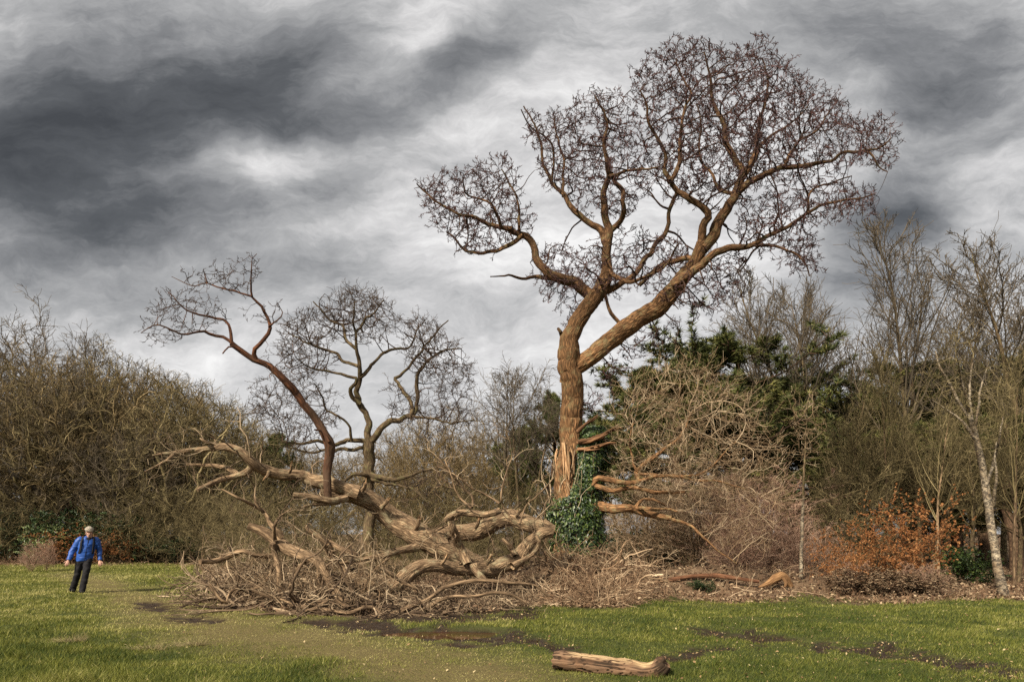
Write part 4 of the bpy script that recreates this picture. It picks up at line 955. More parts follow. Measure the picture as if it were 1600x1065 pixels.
# ------------------------------------------------------------------ weathered log in the foreground
def big_log():
    Y0 = F * EYE / (1052 - HY)
    ctr = [(865, 1029, 28), (880, 1030, 34), (905, 1032, 36), (935, 1036, 37), (965, 1040, 37), (990, 1043, 36), (1008, 1046, 38), (1024, 1044, 38), (1036, 1038, 32), (1042, 1034, 22)]
    p, r = trace(ctr, 0, 0, Y0 + 0.45, Y0 + 0.05, wig=0, sp=0.012)
    N = len(p); k = 60; t = np.linspace(0, 1, N)
    T_ = nrm(np.gradient(p, axis=0)); up = np.array([0, 0, 1.0]); side = nrm(np.cross(T_, up)); up2 = np.cross(side, T_)
    a = np.arange(k) * 2 * np.pi / k                                   # angle: 0 = away/near side, 90 deg = up
    A_, TT = np.meshgrid(a, t); rad = r[:, None] * np.ones((1, k))
    q = np.stack([TT * 1.5, np.cos(A_) * 0.8, np.sin(A_) * 0.8], -1)
    # flat split top, overhanging lip, deep cracks running along the grain
    an = (A_ - np.pi / 2 + np.pi) % (2 * np.pi) - np.pi                # 0 at top
    split = np.exp(-(an / 0.75) ** 2) * np.clip((TT - 0.10) * 8, 0, 1) * np.clip((0.96 - TT) * 12, 0, 1)
    hollow = np.exp(-(an / 0.6) ** 2) * np.exp(-((TT - 0.80) / 0.09) ** 2)
    rad = rad * (1 - 0.30 * split - 0.55 * hollow + 0.20 * np.clip((TT - 0.88) * 9, 0, 1) * np.exp(-(an / 0.8) ** 2))
    rad = rad * (1 + 0.30 * np.exp(-((an + 0.75) / 0.22) ** 2) * np.exp(-((TT - 0.72) / 0.05) ** 2) + 0.18 * np.exp(-((an - 0.8) / 0.25) ** 2))
    grain = vnoise(np.stack([TT * 3 + 0.3 * np.sin(TT * 9), A_ * 4.5, 0 * A_], -1)); crack = np.maximum(np.exp(-((grain - 0.5) / 0.07) ** 2), np.exp(-((vnoise(np.stack([TT * 5 + 9, A_ * 8 + 0.8 * np.sin(TT * 14), 0 * A_ + 5], -1)) - 0.5) / 0.04) ** 2) * 0.8) * np.clip(vnoise(np.stack([TT * 7, A_ * 3, 0 * A_ + 9], -1)) * 2.4 - 0.3, 0, 1)
    fine = vnoise(np.stack([TT * 9, A_ * 17, 0 * A_ + 3], -1)) - 0.5
    rad = rad * (1 + 0.20 * (fbm(q, 2.6, 3) - 0.5) - 0.22 * crack + 0.05 * fine)
    V = p[:, None] + rad[..., None] * (np.cos(A_)[..., None] * side[:, None] + np.sin(A_)[..., None] * up2[:, None])
    V[0] += T_[0] * (0.05 * (vnoise(V[0] * 30)[:, None] - 0.5)) ; V[-1] += T_[-1] * (0.10 * (vnoise(V[-1] * 22)[:, None] - 0.5))
    zb = V[..., 2].min(); gz = height(np.array([p[N // 2, 0]]), np.array([p[N // 2, 1]]))[0]
    V[..., 2] += gz - 0.05 - np.percentile(V[..., 2], 4)
    i, j = np.meshgrid(np.arange(N - 1), np.arange(k), indexing='ij'); jn = (j + 1) % k
    qd = np.stack([i * k + j, i * k + jn, (i + 1) * k + jn, (i + 1) * k + j], -1).reshape(-1, 4)
    inside = np.clip(0.27 + 0.62 * split + 0.25 * (fbm(q, 5.0, 2) - 0.5) + 0.5 * hollow - 0.35 * np.clip((TT - 0.86) * 9, 0, 1), 0, 1) - 1.0 * crack
    root = thing('weathered_log', 'weathered split log lying alone on the grass in the foreground', 'log', (float(p[N // 2, 0]), float(p[N // 2, 1]), float(gz)))
    m, g, b = base_mat('weathered_wood', 0.85, 0.2)
    at_ = g.new('ShaderNodeAttribute', attribute_name='tint'); uvn = g.new('ShaderNodeUVMap', uv_map='bark')
    mp = g.new('ShaderNodeMapping'); g.put(mp.inputs['Vector'], uvn.outputs[0]); mp.inputs['Scale'].default_value = (40, 3.5, 1)
    n1, _ = g.noise(mp.outputs[0], 1.0, 6, 0.65, 0.8)
    bark = g.ramp(n1, [(0.3, (0.04, 0.022, 0.013)), (0.55, (0.16, 0.095, 0.055)), (0.75, (0.27, 0.18, 0.11))])
    wood = g.ramp(n1, [(0.3, (0.12, 0.07, 0.035)), (0.5, (0.38, 0.26, 0.135)), (0.75, (0.56, 0.43, 0.26))])
    c = g.mix(g.ramp(at_.outputs['Fac'], [(0.30, 0), (0.5, 1)]), bark, wood)
    c = g.mix(g.ramp(at_.outputs['Fac'], [(0.0, 1), (0.16, 0)]), c, (0.03, 0.018, 0.01))
    tcn = g.new('ShaderNodeTexCoord'); nb, _ = g.noise(tcn.outputs['Object'], 7, 4, .6); c = g.mix(g.ramp(nb, [(.5, 0), (.68, .55)]), c, (0.16, 0.085, 0.045))
    g.put(b.inputs['Base Color'], c); bp = g.new('ShaderNodeBump'); bp.inputs['Strength'].default_value = 0.7; bp.inputs['Distance'].default_value = 0.012
    g.put(bp.inputs['Height'], n1); g.l.new(bp.outputs[0], b.inputs['Normal'])
    u0 = (j * 0.02); uq = np.stack([np.stack([u0, i * 0.012], -1), np.stack([u0 + .02, i * .012], -1), np.stack([u0 + .02, i * .012 + .012], -1), np.stack([u0, i * .012 + .012], -1)], -2).reshape(-1, 4, 2)
    G_ = Geo(); G_.add(V.reshape(-1, 3), qd, tint=inside.reshape(-1), uq=uq); G_.build('wood', m, root)
    for e, s in ((0, -1), (N - 1, 1)):
        G_ = Geo()
        ring = V[e]; rr_ = [ring]
        c0 = ring.mean(0)
        for f in (0.75, 0.5, 0.25, 0.02):
            rg = c0 + (ring - c0) * f; rg = rg + T_[e] * (s * (-0.05) * (1 - f) + 0.05 * (vnoise(rg * 35)[:, None] - 0.5)); rr_.append(rg)
        vv = np.array(rr_); ii_, jj_ = np.meshgrid(np.arange(4), np.arange(k), indexing='ij'); jn_ = (jj_ + 1) % k
        G_.add(vv.reshape(-1, 3), np.stack([ii_ * k + jj_, ii_ * k + jn_, (ii_ + 1) * k + jn_, (ii_ + 1) * k + jj_], -1).reshape(-1, 4), tint=np.repeat([0.35, 0.30, 0.2, 0.12, 0.05], k))
        G_.build('broken_end', m, root)
reseed(81); big_log()
# ------------------------------------------------------------------ woodland: prototypes, then individual trees
def copy_tree(src, loc, rz, s, label, cat=None, group=None, mats=None, sz=None):
    c = src.copy(); COL.objects.link(c); c.location = loc; c.rotation_euler = (0, 0, rz); c.scale = (s, s, sz or s)
    c['label'] = label
    if cat: c['category'] = cat
    if group: c['group'] = group
    elif 'group' in c: del c['group']
    for ch in src.children:
        d = ch.copy(); COL.objects.link(d); d.parent = c
        if mats and ch.name.split('.')[0] in mats:
            d.material_slots[0].link = 'OBJECT'; d.material_slots[0].material = mats[ch.name.split('.')[0]]
    return c
PROTO = {}
def proto(name, kind, cat, build):
    root = thing(kind, 'x', cat)
    build(root); PROTO[name] = [root, False]
def place(name, px, Y, H, label, rz=None, group=None, cat=None, mats=None, wide=1.0, yb=None):
    """stand a tree at ground point under px at distance Y, H metres tall (prototypes are 1 tall x 10)"""
    root, used = PROTO[name]
    x = (px - CX) / F * Y; z = float(height(np.array([x]), np.array([float(Y)]))[0]) - 0.05
    rz = rng.uniform(0, 6.28) if rz is None else rz; s = H / 10.0
    if not used:
        PROTO[name][1] = True; root.location = (x, Y, z); root.rotation_euler = (0, 0, rz); root.scale = (s * wide, s * wide, s)
        root['label'] = label
        if group: root['group'] = group
        if cat: root['category'] = cat
        if mats:
            for ch in root.children:
                if ch.name.split('.')[0] in mats: ch.material_slots[0].link = 'OBJECT'; ch.material_slots[0].material = mats[ch.name.split('.')[0]]
        return root
    c = copy_tree(root, (x, Y, z), rz, s * wide, label, cat, group, mats, s)
    return c

def dome_tree(root, seed, tmat, cmat, ntr=1, trunk_h=2.2, rx=4.2, zc=6.0, rz_=4.0, nat=900, step=0.30, dk=0.42, rt=0.014, r_tr=0.20, twl=0.55, twn=2, tw2=3, jit=0.4, spread=0.6, lowcut=1.2, thr=0.06, trop=(0, 0, .06), shell=0.45, ee=2.2, wob=0.45):
    """broad bare crown grown into a dome of real volume; 10 m tall"""
    reseed(seed); sp = []; sr = []; G_ = Geo()
    for q in range(ntr):
        a = rng.uniform(0, 6.28); off = np.array([np.cos(a), np.sin(a), 0]) * (0.5 * rng.random() if ntr > 1 else 0)
        pts = [np.array([0, 0, -0.15]) + off]; d = np.array([np.cos(a) * spread, np.sin(a) * spread, 1.0]) if ntr > 1 else np.array([0.15 * np.cos(a), 0.15 * np.sin(a), 1])
        for i in range(5):
            d = nrm(d + 0.25 * rng.normal(size=3) * np.array([1, 1, 0.3])); pts.append(pts[-1] + d * trunk_h / 4)
        p = catmull(np.array(pts), 22); r = r_tr * (1.25 - 0.55 * np.linspace(0, 1, 22) + 0.5 * np.exp(-np.linspace(0, 1, 22) * 9))
        tubes(G_, p, r, 12, rough=0.2, uv=True); sp.append(p[4:]); sr.append(r[4:])
    G_.build('trunk', tmat, root)
    q = nrm(rng.normal(size=(nat * 2, 3))) * ((shell + (1 - shell) * rng.random((nat * 2, 1))) ** (1 / 1.5)); q = q * np.array([rx, rx, rz_]) + np.array([0, 0, zc])
    q = q * (1 + 0.22 * (vnoise(q, 0.45)[:, None] - 0.5)); q = q[q[:, 2] > lowcut][:nat]
    sp = np.vstack(sp); sr = np.concatenate(sr)
    nodes, par, n0 = colonize(sp, q, step, 5.0, dk, jit=jit, trop=trop)
    ch, r = chains(nodes, par, n0, rt, e=ee, rmax=sr * 0.85)
    G_ = Geo(); add_chains(G_, ch, lambda r: 6 if r > 0.06 else 3)
    idx = np.nonzero((np.arange(len(nodes)) >= n0) & (r < thr))[0]; d = nrm(nodes[idx] - nodes[par[idx]])
    B = np.repeat(nodes[idx], twn, 0); D = nrm(np.repeat(d, twn, 0) + wob * rng.normal(size=(len(B), 3)) + np.array(trop) * 2)
    P1, R1 = walk(B, D, twl * (0.5 + rng.random(len(B))), rt * 0.8, 5, wob * 0.45, trop, rtip=rt * 0.5); tubes(G_, P1, R1, 3)
    b, d2, rr, _ = spawn(P1, R1, tw2, 0.25, 1.0, (42, 14)); P2, R2 = walk(b, d2, twl * 0.55 * (0.5 + rng.random(len(b))), rt * 0.6, 3, 0.3, trop, rtip=rt * 0.45); tubes(G_, P2, R2, 3)
    G_.build('crown', cmat, root)
    print('dome', root.name, len(nodes), len(B), len(b))

def upright_tree(root, seed, tmat, cmat, H=10.0, r0=0.11, n1=30, ang=(32, 9), l1=0.34, t0=0.22, droop=0.0, lean=0.0, rt=0.010, n2=8, n3=6, up=0.10, nst=1, l2=0.42, l3=0.45):
    reseed(seed); G_ = Geo(); C_ = Geo(); b0 = np.zeros((nst, 3)); b0[:, 2] = -0.1
    if nst > 1: b0[:, :2] = rng.normal(size=(nst, 2)) * 0.25
    d0 = np.tile([lean, 0, 1.0], (nst, 1)) + (0.22 if nst > 1 else 0.04) * rng.normal(size=(nst, 3)) * np.array([1, 1, 0])
    P0, R0 = walk(b0, d0, H * rng.uniform(0.85, 1.0, nst), r0, 18, 0.05, (0, 0, 0.02), taper=0.93, rtip=rt)
    tubes(G_, P0, R0, 9, rough=0.15, uv=True); G_.build('trunk', tmat, root)
    b, d, rr, t = spawn(P0, R0, n1, t0, 0.98, ang)
    L = H * l1 * (1.05 - np.clip((t - t0) / (1 - t0), 0, 1) * 0.85) * (0.7 + 0.5 * rng.random(len(b)))
    P1, R1 = walk(b, d, L, np.clip(rr * 0.5, rt, 1), 9, 0.12, (0, 0, up), taper=0.8, rtip=rt); tubes(C_, P1, R1, 4)
    b, d, rr, t = spawn(P1, R1, n2, 0.15, 1.0, (38, 10)); L2 = np.repeat(L, n2) * l2 * (1.1 - t * 0.6) * (0.6 + 0.7 * rng.random(len(b)))
    P2, R2 = walk(b, d, L2, np.clip(rr * 0.6, rt * 0.8, 1), 6, 0.16, (0, 0, up - droop), rtip=rt * 0.7); tubes(C_, P2, R2, 3)
    b, d, rr, t = spawn(P2, R2, n3, 0.15, 1.0, (38, 12)); L3 = np.repeat(L2, n3) * l3 * (0.6 + 0.7 * rng.random(len(b)))
    P3, R3 = walk(b, d, np.clip(L3, 0.12, 0.7), rt * 0.75, 4, 0.2, (0, 0, up * 0.7 - droop), rtip=rt * 0.55); tubes(C_, P3, R3, 3)
    C_.build('crown', cmat, root); print('upright', root.name, len(b))

def pine_tree(root, seed, tmat, nmat, H=10.0, crown0=0.35, spread=3.6, nb=34, tuft=0.25, flat=True):
    reseed(seed); G_ = Geo(); B_ = Geo(); N_ = Geo()
    P0, R0 = walk(np.array([[0, 0, -0.1]]), np.array([[0.04, 0.02, 1.0]]), [H * 0.93], 0.26, 16, 0.05, (0, 0, 0.03), taper=0.8); tubes(G_, P0, R0, 10, rough=0.15, uv=True)
    G_.build('trunk', tmat, root)
    b, d, rr, t = spawn(P0, R0, nb, crown0, 1.0, (72, 14)); s = np.clip((t - crown0) / (1 - crown0), 0, 1)
    L = spread * (np.sqrt(np.clip(1.02 - s ** 1.8, 0.03, 1))) * (0.6 + 0.5 * rng.random(len(b))) * (0.55 + 0.45 * np.clip(s * 4, 0, 1))
    P1, R1 = walk(b, d, L, np.clip(rr * 0.45, 0.03, 1), 9, 0.16, (0, 0, 0.03), rtip=0.015); tubes(B_, P1, R1, 5)
    b, d, rr, t = spawn(P1, R1, 9, 0.25, 1.0, (48, 14)); L2 = np.repeat(L, 9) * 0.32 * (0.6 + 0.7 * rng.random(len(b)))
    P2, R2 = walk(b, d, L2, 0.02, 5, 0.22, (0, 0, 0.14), rtip=0.01); tubes(B_, P2, R2, 3); B_.build('branches', tmat, root)
    b, d, rr, t = spawn(P2, R2, 12, 0.05, 1.0, (40, 15)); d = nrm(d + np.array([0, 0, 0.55])); n = len(b)
    tips = b + d * 0.10; nn = 17; tint = np.repeat(np.clip(rng.normal(0.5, 0.25, n), 0, 1), nn)
    B = np.repeat(tips, nn, 0); D = nrm(np.repeat(d, nn, 0) * 0.9 + rng.normal(size=(n * nn, 3)) * 0.75); Ln = tuft * (0.6 + 0.6 * rng.random(n * nn))[:, None]
    sd = nrm(np.cross(D, rng.normal(size=D.shape))) * 0.016
    V = np.stack([B - sd, B + sd, B + D * Ln], 1).reshape(-1, 3)
    N_.add(V, t=np.arange(n * nn * 3).reshape(-1, 3), tint=np.repeat(np.clip(tint + 0.2 * (rng.random(n * nn) - 0.5), 0, 1), 3)); N_.build('needles', nmat, root, smooth=False)
    print('pine', n * nn)

def leafy_bush(root, seed, smat, lmat, nst=9, H=2.0, rx=1.3, nleaf=5000, ls=0.05, clump=0.22, sh=0.5):
    reseed(seed); G_ = Geo(); a = rng.random(nst) * 6.28
    P0, R0 = walk(np.stack([0.15 * np.cos(a), 0.15 * np.sin(a), 0 * a - 0.05], 1), np.stack([np.cos(a) * rx * 0.55, np.sin(a) * rx * 0.55, 0 * a + H * 0.55], 1), H * rng.uniform(0.7, 1.05, nst), 0.022, 9, 0.16, (0, 0, 0.05), rtip=0.006); tubes(G_, P0, R0, 5)
    b, d, rr, t = spawn(P0, R0, 9, 0.2, 1, (50, 12)); P1, R1 = walk(b, d, H * 0.36 * (0.5 + 0.7 * rng.random(len(b))), np.clip(rr * .6, .005, 1), 7, 0.2, (0, 0, 0.04), rtip=0.004); tubes(G_, P1, R1, 3)
    b, d, rr, t = spawn(P1, R1, 6, 0.2, 1, (48, 12)); P2, R2 = walk(b, d, H * 0.16 * (0.5 + 0.7 * rng.random(len(b))), 0.005, 5, 0.2, rtip=0.0035); tubes(G_, P2, R2, 3)
    G_.build('stems', smat, root)
    i = rng.integers(0, len(P2), nleaf); j = rng.integers(1, 5, nleaf); p = P2[i, j]; keep = vnoise(p, 1.6 / clump * 0.25) > (1 - sh) * 0.8
    G_ = Geo(); leaves(G_, p[keep] + rng.normal(size=(keep.sum(), 3)) * 0.025, ls, 1.0); G_.build('leaves', lmat, root, smooth=False)

M_NEEDLE = tint_mat('pine_needles', (0.020, 0.030, 0.010), (0.072, 0.082, 0.024), c2=(0.18, 0.17, 0.055), rough=0.6)
M_NEEDLE2 = tint_mat('olive_needles', (0.026, 0.032, 0.011), (0.085, 0.088, 0.026), c2=(0.20, 0.18, 0.055), rough=0.6)
M_PINEB = bark_mat('pine_bark', (0.14, 0.085, 0.05), (0.045, 0.028, 0.018))
M_BIRCH = None
def birch_mat():
    m, g, b = base_mat('birch_bark', 0.7, 0.25); tcn = g.new('ShaderNodeTexCoord'); uvn = g.new('ShaderNodeUVMap', uv_map='bark')
    mp = g.new('ShaderNodeMapping'); g.put(mp.inputs['Vector'], uvn.outputs[0]); mp.inputs['Scale'].default_value = (9, 13, 1)
    n1, _ = g.noise(mp.outputs[0], 1.0, 6, 0.75, 1.2); n2, _ = g.noise(tcn.outputs['Object'], 2.6, 5, 0.7)
    c = g.mix(g.ramp(n2, [(0.35, 0), (0.62, 1)]), (0.36, 0.30, 0.21), (0.17, 0.115, 0.065))
    c = g.mix(g.ramp(n1, [(0.44, 0), (0.54, 1)]), c, (0.045, 0.035, 0.025))
    g.put(b.inputs['Base Color'], c); bp = g.new('ShaderNodeBump'); bp.inputs['Strength'].default_value = 0.5; bp.inputs['Distance'].default_value = .02; g.put(bp.inputs['Height'], n1); g.l.new(bp.outputs[0], b.inputs['Normal'])
    return m
M_BIRCH = birch_mat()
M_BEECHL = tint_mat('copper_leaves', (0.075, 0.024, 0.025), (0.165, 0.048, 0.050), c2=(0.36, 0.18, 0.165), rough=0.6, transl=0.3)
M_ORANGEL = tint_mat('orange_leaves', (0.15, 0.055, 0.02), (0.33, 0.14, 0.05), c2=(0.45, 0.24, 0.10), rough=0.6, transl=0.3)
M_HOLLY = tint_mat('holly_leaves', (0.009, 0.022, 0.008), (0.028, 0.050, 0.016), c2=(0.085, 0.115, 0.04), rough=0.4, spec=0.4)
M_LAUREL = tint_mat('laurel_leaves', (0.07, 0.11, 0.03), (0.19, 0.24, 0.08), c2=(0.36, 0.38, 0.20), rough=0.35, spec=0.4)

for q in range(3):
    proto('oak%d' % q, 'bare_oak', 'tree', lambda r, q=q: dome_tree(r, 200 + q, M_OLIVE, M_TWIG_OLV, ntr=1 + q, trunk_h=2.6, nat=800, rx=4.6, zc=5.3, rz_=4.6, lowcut=0.5, shell=0.30, rt=0.015, twl=0.55, twn=2, tw2=3, r_tr=0.26 if q == 0 else 0.18, dk=0.5, ee=1.9))
for q in range(3):
    proto('brush%d' % q, 'bare_bush', 'bush', lambda r, q=q: dome_tree(r, 220 + q, M_BROWNB, M_TWIG_TAN, ntr=6, trunk_h=2.6, nat=520, rx=4.9, zc=4.6, rz_=5.2, lowcut=0.3, shell=0.15, rt=0.014, twl=1.0, twn=1, tw2=4, r_tr=0.11, spread=1.0, jit=0.28, thr=0.06, dk=0.6, ee=2.0, wob=0.35))
for q in range(3):
    proto('upright%d' % q, 'bare_tree', 'tree', lambda r, q=q: upright_tree(r, 240 + q, M_BROWNB, M_TWIG_GRY, nst=1 + (q == 1), n1=34, ang=(30 + 6 * q, 8), l1=0.40, n2=9, n3=6, t0=0.30, rt=0.0095))
proto('fan0', 'bare_beech', 'tree', lambda r: upright_tree(r, 250, M_BROWNB, M_TWIG_GRY, nst=3, n1=20, ang=(50, 10), l1=0.52, n2=9, n3=6, up=0.10, droop=0.14, t0=0.42, rt=0.012, l2=0.42))
for q in range(2):
    proto('pine%d' % q, 'pine_tree', 'pine tree', lambda r, q=q: pine_tree(r, 260 + q, M_PINEB, M_NEEDLE, spread=3.4 + q, crown0=0.30 + 0.12 * q, nb=40))
for q in range(2):
    proto('copper%d' % q, 'copper_beech', 'bush', lambda r, q=q: leafy_bush(r, 270 + q, M_TWIG_PINK, M_BEECHL, H=9.5, rx=6.0, nst=12, nleaf=14000, ls=0.135, sh=0.5))
proto('holly0', 'holly_bush', 'bush', lambda r: leafy_bush(r, 280, M_OLIVE, M_HOLLY, H=9.5, rx=4.5, nst=12, nleaf=10000, ls=0.22, sh=0.85))
for q in range(3):
    proto('scrub%d' % q, 'bare_bush', 'bush', lambda r, q=q: upright_tree(r, 290 + q, M_BROWNB, M_TWIG_TAN, H=9, nst=8 + q, r0=0.06, n1=16, ang=(48, 14), l1=0.42, n2=8, n3=5, t0=0.08, rt=0.012, up=0.02, l2=0.5))

reseed(301)
top = lambda Y, py: EYE + (HY - py) / F * Y        # height of a treetop seen at row py
# --- left wood
GL = 'bare oaks massed in the wood behind the walking man'
LAB = 'bare olive-brown oak massed in the wood behind the walking man'
for i, (px, Y, py) in enumerate([(-140, 47, 560), (-50, 44, 548), (20, 43, 560), (85, 43, 550), (150, 44, 545), (205, 45, 548), (250, 46, 568), (285, 47, 600), (0, 51, 540), (60, 52, 535), (170, 53, 545), (240, 50, 575), (130, 47, 590), (215, 41, 650), (330, 46, 660), (-200, 44, 560)]):
    place('oak%d' % (i % 3), px, Y, top(Y, py), LAB, group=GL, wide=rng.uniform(0.95, 1.2), mats={'crown': (M_TWIG_OLV, M_TWIG_BRN, M_TWIG_OLV, M_TWIG_GRY, M_TWIG_BRN)[i % 5]})
place('oak1', 45, 60, top(60, 478), 'tallest rounded bare oak rising over the far left of the wood', wide=0.95, mats={'crown': M_TWIG_GRY})
place('upright0', 142, 54, top(54, 512), 'thin upright tree tip poking over the left wood beside the tallest oak', mats={'crown': M_TWIG_GRY})
for i, (px, Y, py, l) in enumerate([(300, 41, 585, 'dense brown-olive rounded oak sloping down at the right end of the left wood'), (355, 44, 672, 'low brown bushy tree at the right foot of the left wood'), (385, 50, 640, 'loose-twigged brown tree standing behind the low bushy one at the wood end')]):
    place('oak%d' % i, px, Y, top(Y, py), l, mats={'crown': M_TWIG_OLV})
GU = 'bare undergrowth bushes along the foot of the left wood'
for i, (px, Y, py) in enumerate([(-60, 40, 770), (10, 40, 760), (70, 40.5, 765), (200, 40, 755), (255, 39.5, 760), (310, 38.5, 745), (360, 36, 760), (400, 33, 750)]):
    place('brush%d' % (i % 3), px, Y, top(Y, py), 'low tangled olive bush in the undergrowth at the foot of the left wood', group=GU, mats={'crown': M_TWIG_OLV}, wide=1.3)
place('holly0', 28, 40.2, top(40.2, 790), 'dark green holly bush at the far left under the wood')
place('holly0', 105, 39.6, top(39.6, 792), 'dark green holly bush just behind the walking man', wide=1.2)
place('holly0', 70, 39.0, top(39, 815), 'pale glossy laurel sprig left of the walking man', cat='bush', mats={'leaves': M_LAUREL})
place('holly0', 205, 39.8, top(39.8, 800), 'dark green holly bush right of the orange-leaved hedge', wide=1.3)
place('holly0', 285, 39.2, top(39.2, 835), 'low dark evergreen bush nearest the left end of the brushwood heap', wide=1.4)
for px, Y, py, l in ((120, 38.8, 826, 'low orange-brown leaved beech bush half hidden behind the walking man'), (178, 39.0, 822, 'low orange-brown leaved beech bush to the right of the walking man')):
    place('copper0' if px == 120 else 'copper1', px, Y, top(Y, py), l, cat='bush', mats={'leaves': M_ORANGEL, 'stems': M_BROWNB}, wide=1.7)
place('scrub0', 48, 30, 1.5, 'thin reddish sapling clump on the grass left of the walking man', mats={'crown': M_TWIG_PINK}, wide=0.9)
place('scrub0', 72, 31, 1.7, 'second thin reddish sapling clump nearer the walking man', mats={'crown': M_TWIG_PINK}, wide=0.8)

# --- centre background
GC = 'tan thicket bushes behind the fallen oak'
for i, (px, Y, py) in enumerate([(440, 30, 745), (500, 28, 770), (555, 30, 760), (660, 30, 735), (710, 28, 745), (770, 30, 730), (850, 30, 740), (640, 24, 810), (740, 23.5, 812), (480, 23, 815), (400, 24, 800)]):
    place('brush%d' % (i % 3), px, Y, top(Y, py), 'tan bare bush in the thicket behind the fallen oak', group=GC, wide=1.25)
GD = 'brown bare trees far behind the fallen oak'
for i, (px, Y, py) in enumerate([(430, 55, 660), (520, 50, 690), (680, 48, 670), (740, 50, 690), (800, 54, 690), (620, 46, 700), (480, 58, 690), (650, 58, 650), (700, 55, 625), (760, 60, 640), (870, 58, 640), (600, 62, 670)]):
    place('oak%d' % (i % 3), px, Y, top(Y, py), 'brown bare tree far behind the fallen oak thicket', group=GD, mats={'crown': M_TWIG_BRN})
place('fan0', 808, 44, top(44, 566), 'tall fan-shaped bare beech between the two oaks', wide=1.0)
place('pine0', 856, 50, top(50, 598), 'dark pine just left of the broken oak trunk', wide=0.75)
place('pine1', 812, 52, top(52, 660), 'lower dark pine behind the fan-shaped beech', wide=0.7)
place('pine0', 425, 50, top(50, 668), 'dark evergreen behind the left end of the fallen oak', wide=0.8)

# --- right side
place('pine1', 1120, 36, top(36, 512), 'big dark green pine behind the right side of the broken oak', wide=1.45)
place('pine0', 1235, 40, top(40, 590), 'mid-sized pine to the right of the big dark green pine', wide=1.3, mats={'needles': M_NEEDLE2})
place('pine1', 1185, 37, top(37, 580), 'yellow-green pine crowding the right shoulder of the big dark green pine', wide=1.5, mats={'needles': M_NEEDLE2})
place('pine0', 1075, 34, top(34, 560), 'yellow-green pine crowding the left shoulder of the big dark green pine', wide=1.6, mats={'needles': M_NEEDLE2})
place('pine1', 1290, 41, top(41, 635), 'olive pine low between the mid-sized pine and the leftmost tall bare tree', wide=1.3, mats={'needles': M_NEEDLE2})
place('pine0', 1030, 38, top(38, 565), 'pine showing its left shoulder behind the pale spray', wide=1.3)
for px, Y, py, nm, l, w in ((1345, 40, 610, 'pine1', 'olive pine below the leftmost tall bare tree on the right', 1.3), (1440, 38, 555, 'pine1', 'large olive-dark pine in the middle of the right wood', 1.4), (1540, 37, 560, 'pine0', 'dark pine right of the leaning silver birch top', 1.2), (1625, 36, 545, 'pine1', 'dark pine at the right edge of the picture', 1.0), (1500, 44, 600, 'pine0', 'olive pine half hidden behind the leaning silver birch', 1.0)):
    place(nm, px, Y, top(Y, py), l, wide=w, mats={'needles': M_NEEDLE2})
for px, Y, py, nm, l, w in ((1212, 46, 486, 'upright1', 'thin grey bare tree showing between the pines right of the oak', 0.8), (1310, 36, 430, 'upright1', 'broad upright bare tree left of the tallest one on the right', 1.1), (1422, 34, 370, 'upright0', 'tallest upright bare tree in the right wood', 1.0),
                            (1500, 38, 430, 'upright2', 'upright bare tree right of the tallest one', 0.9), (1545, 42, 455, 'upright1', 'shorter upright bare tree among the right hand group', 0.9), (1590, 32, 372, 'upright2', 'dark upright bare tree at the right edge', 1.2), (1365, 42, 480, 'upright2', 'slender bare tree between the broad and tallest upright trees', 0.8)):
    place(nm, px, Y, top(Y, py) * 1.13, l, wide=w)
for i, (px, Y, py, l, mt) in enumerate([(1085, 27, 690, 'tan spreading bare bush behind the oak low boughs', M_TWIG_TAN), (1165, 26, 695, 'pinkish bare bush right of the oak low boughs', M_TWIG_PINK), (1215, 24, 700, 'lower pinkish bare bush left of the thin white birch', M_TWIG_PINK),
                                      (1010, 29, 700, 'tan bare bush directly behind the ivied trunk', M_TWIG_TAN), (1290, 25, 690, 'olive bare bush right of the thin white birch', M_TWIG_OLV), (1150, 22.5, 775, 'low pinkish bush over the reddish log on the bank', M_TWIG_PINK)]):
    place('scrub%d' % (i % 3), px, Y, top(Y, py), l, mats={'crown': mt}, wide=1.35)
for i, (px, Y, py, l) in enumerate([(1355, 27, 640, 'tall loose olive thicket tree behind the copper-leaved bushes'), (1440, 28, 610, 'tall loose olive thicket tree left of the leaning silver birch'), (1590, 23, 650, 'olive thicket tree at the right edge behind the leaning birch'), (1520, 26, 650, 'slender olive thicket tree just behind the leaning birch'), (1395, 31, 700, 'low olive thicket tree behind the gap over the copper-leaved bushes'), (1478, 32, 690, 'low olive thicket tree in the gap left of the leaning birch'), (1310, 31, 680, 'low olive thicket tree behind the smaller copper-leaved bush'), (1630, 27, 640, 'olive thicket tree cut by the right edge of the picture')]):
    place('upright%d' % (i % 3), px, Y, top(Y, py), l, mats={'crown': M_TWIG_OLV}, wide=1.5)
for i, (px, Y, py, l) in enumerate([(1328, 29, 560, 'slim pale-stemmed tree left of the olive thicket behind the copper bushes'), (1388, 27, 520, 'slim pale-stemmed tree standing over the larger copper-leaved bush'), (1468, 25, 560, 'slim pale-stemmed tree close left of the leaning silver birch'), (1585, 21, 520, 'slim pale-stemmed tree right of the leaning silver birch')]):
    place('upright0' if i % 2 else 'upright2', px, Y, top(Y, py), l, mats={'trunk': M_DEAD, 'crown': M_TWIG_OLV}, wide=0.7)
for i, (px, Y, py, l) in enumerate([(1345, 40, 760, 'dim bushy tree low behind the copper-leaved bushes'), (1450, 40, 770, 'dim bushy tree low behind the gap beside the leaning birch'), (1560, 38, 760, 'dim bushy tree low behind the leaning birch foot')]):
    place('brush%d' % i, px, Y, top(Y, py), l, mats={'crown': M_TWIG_OLV}, wide=2.0)
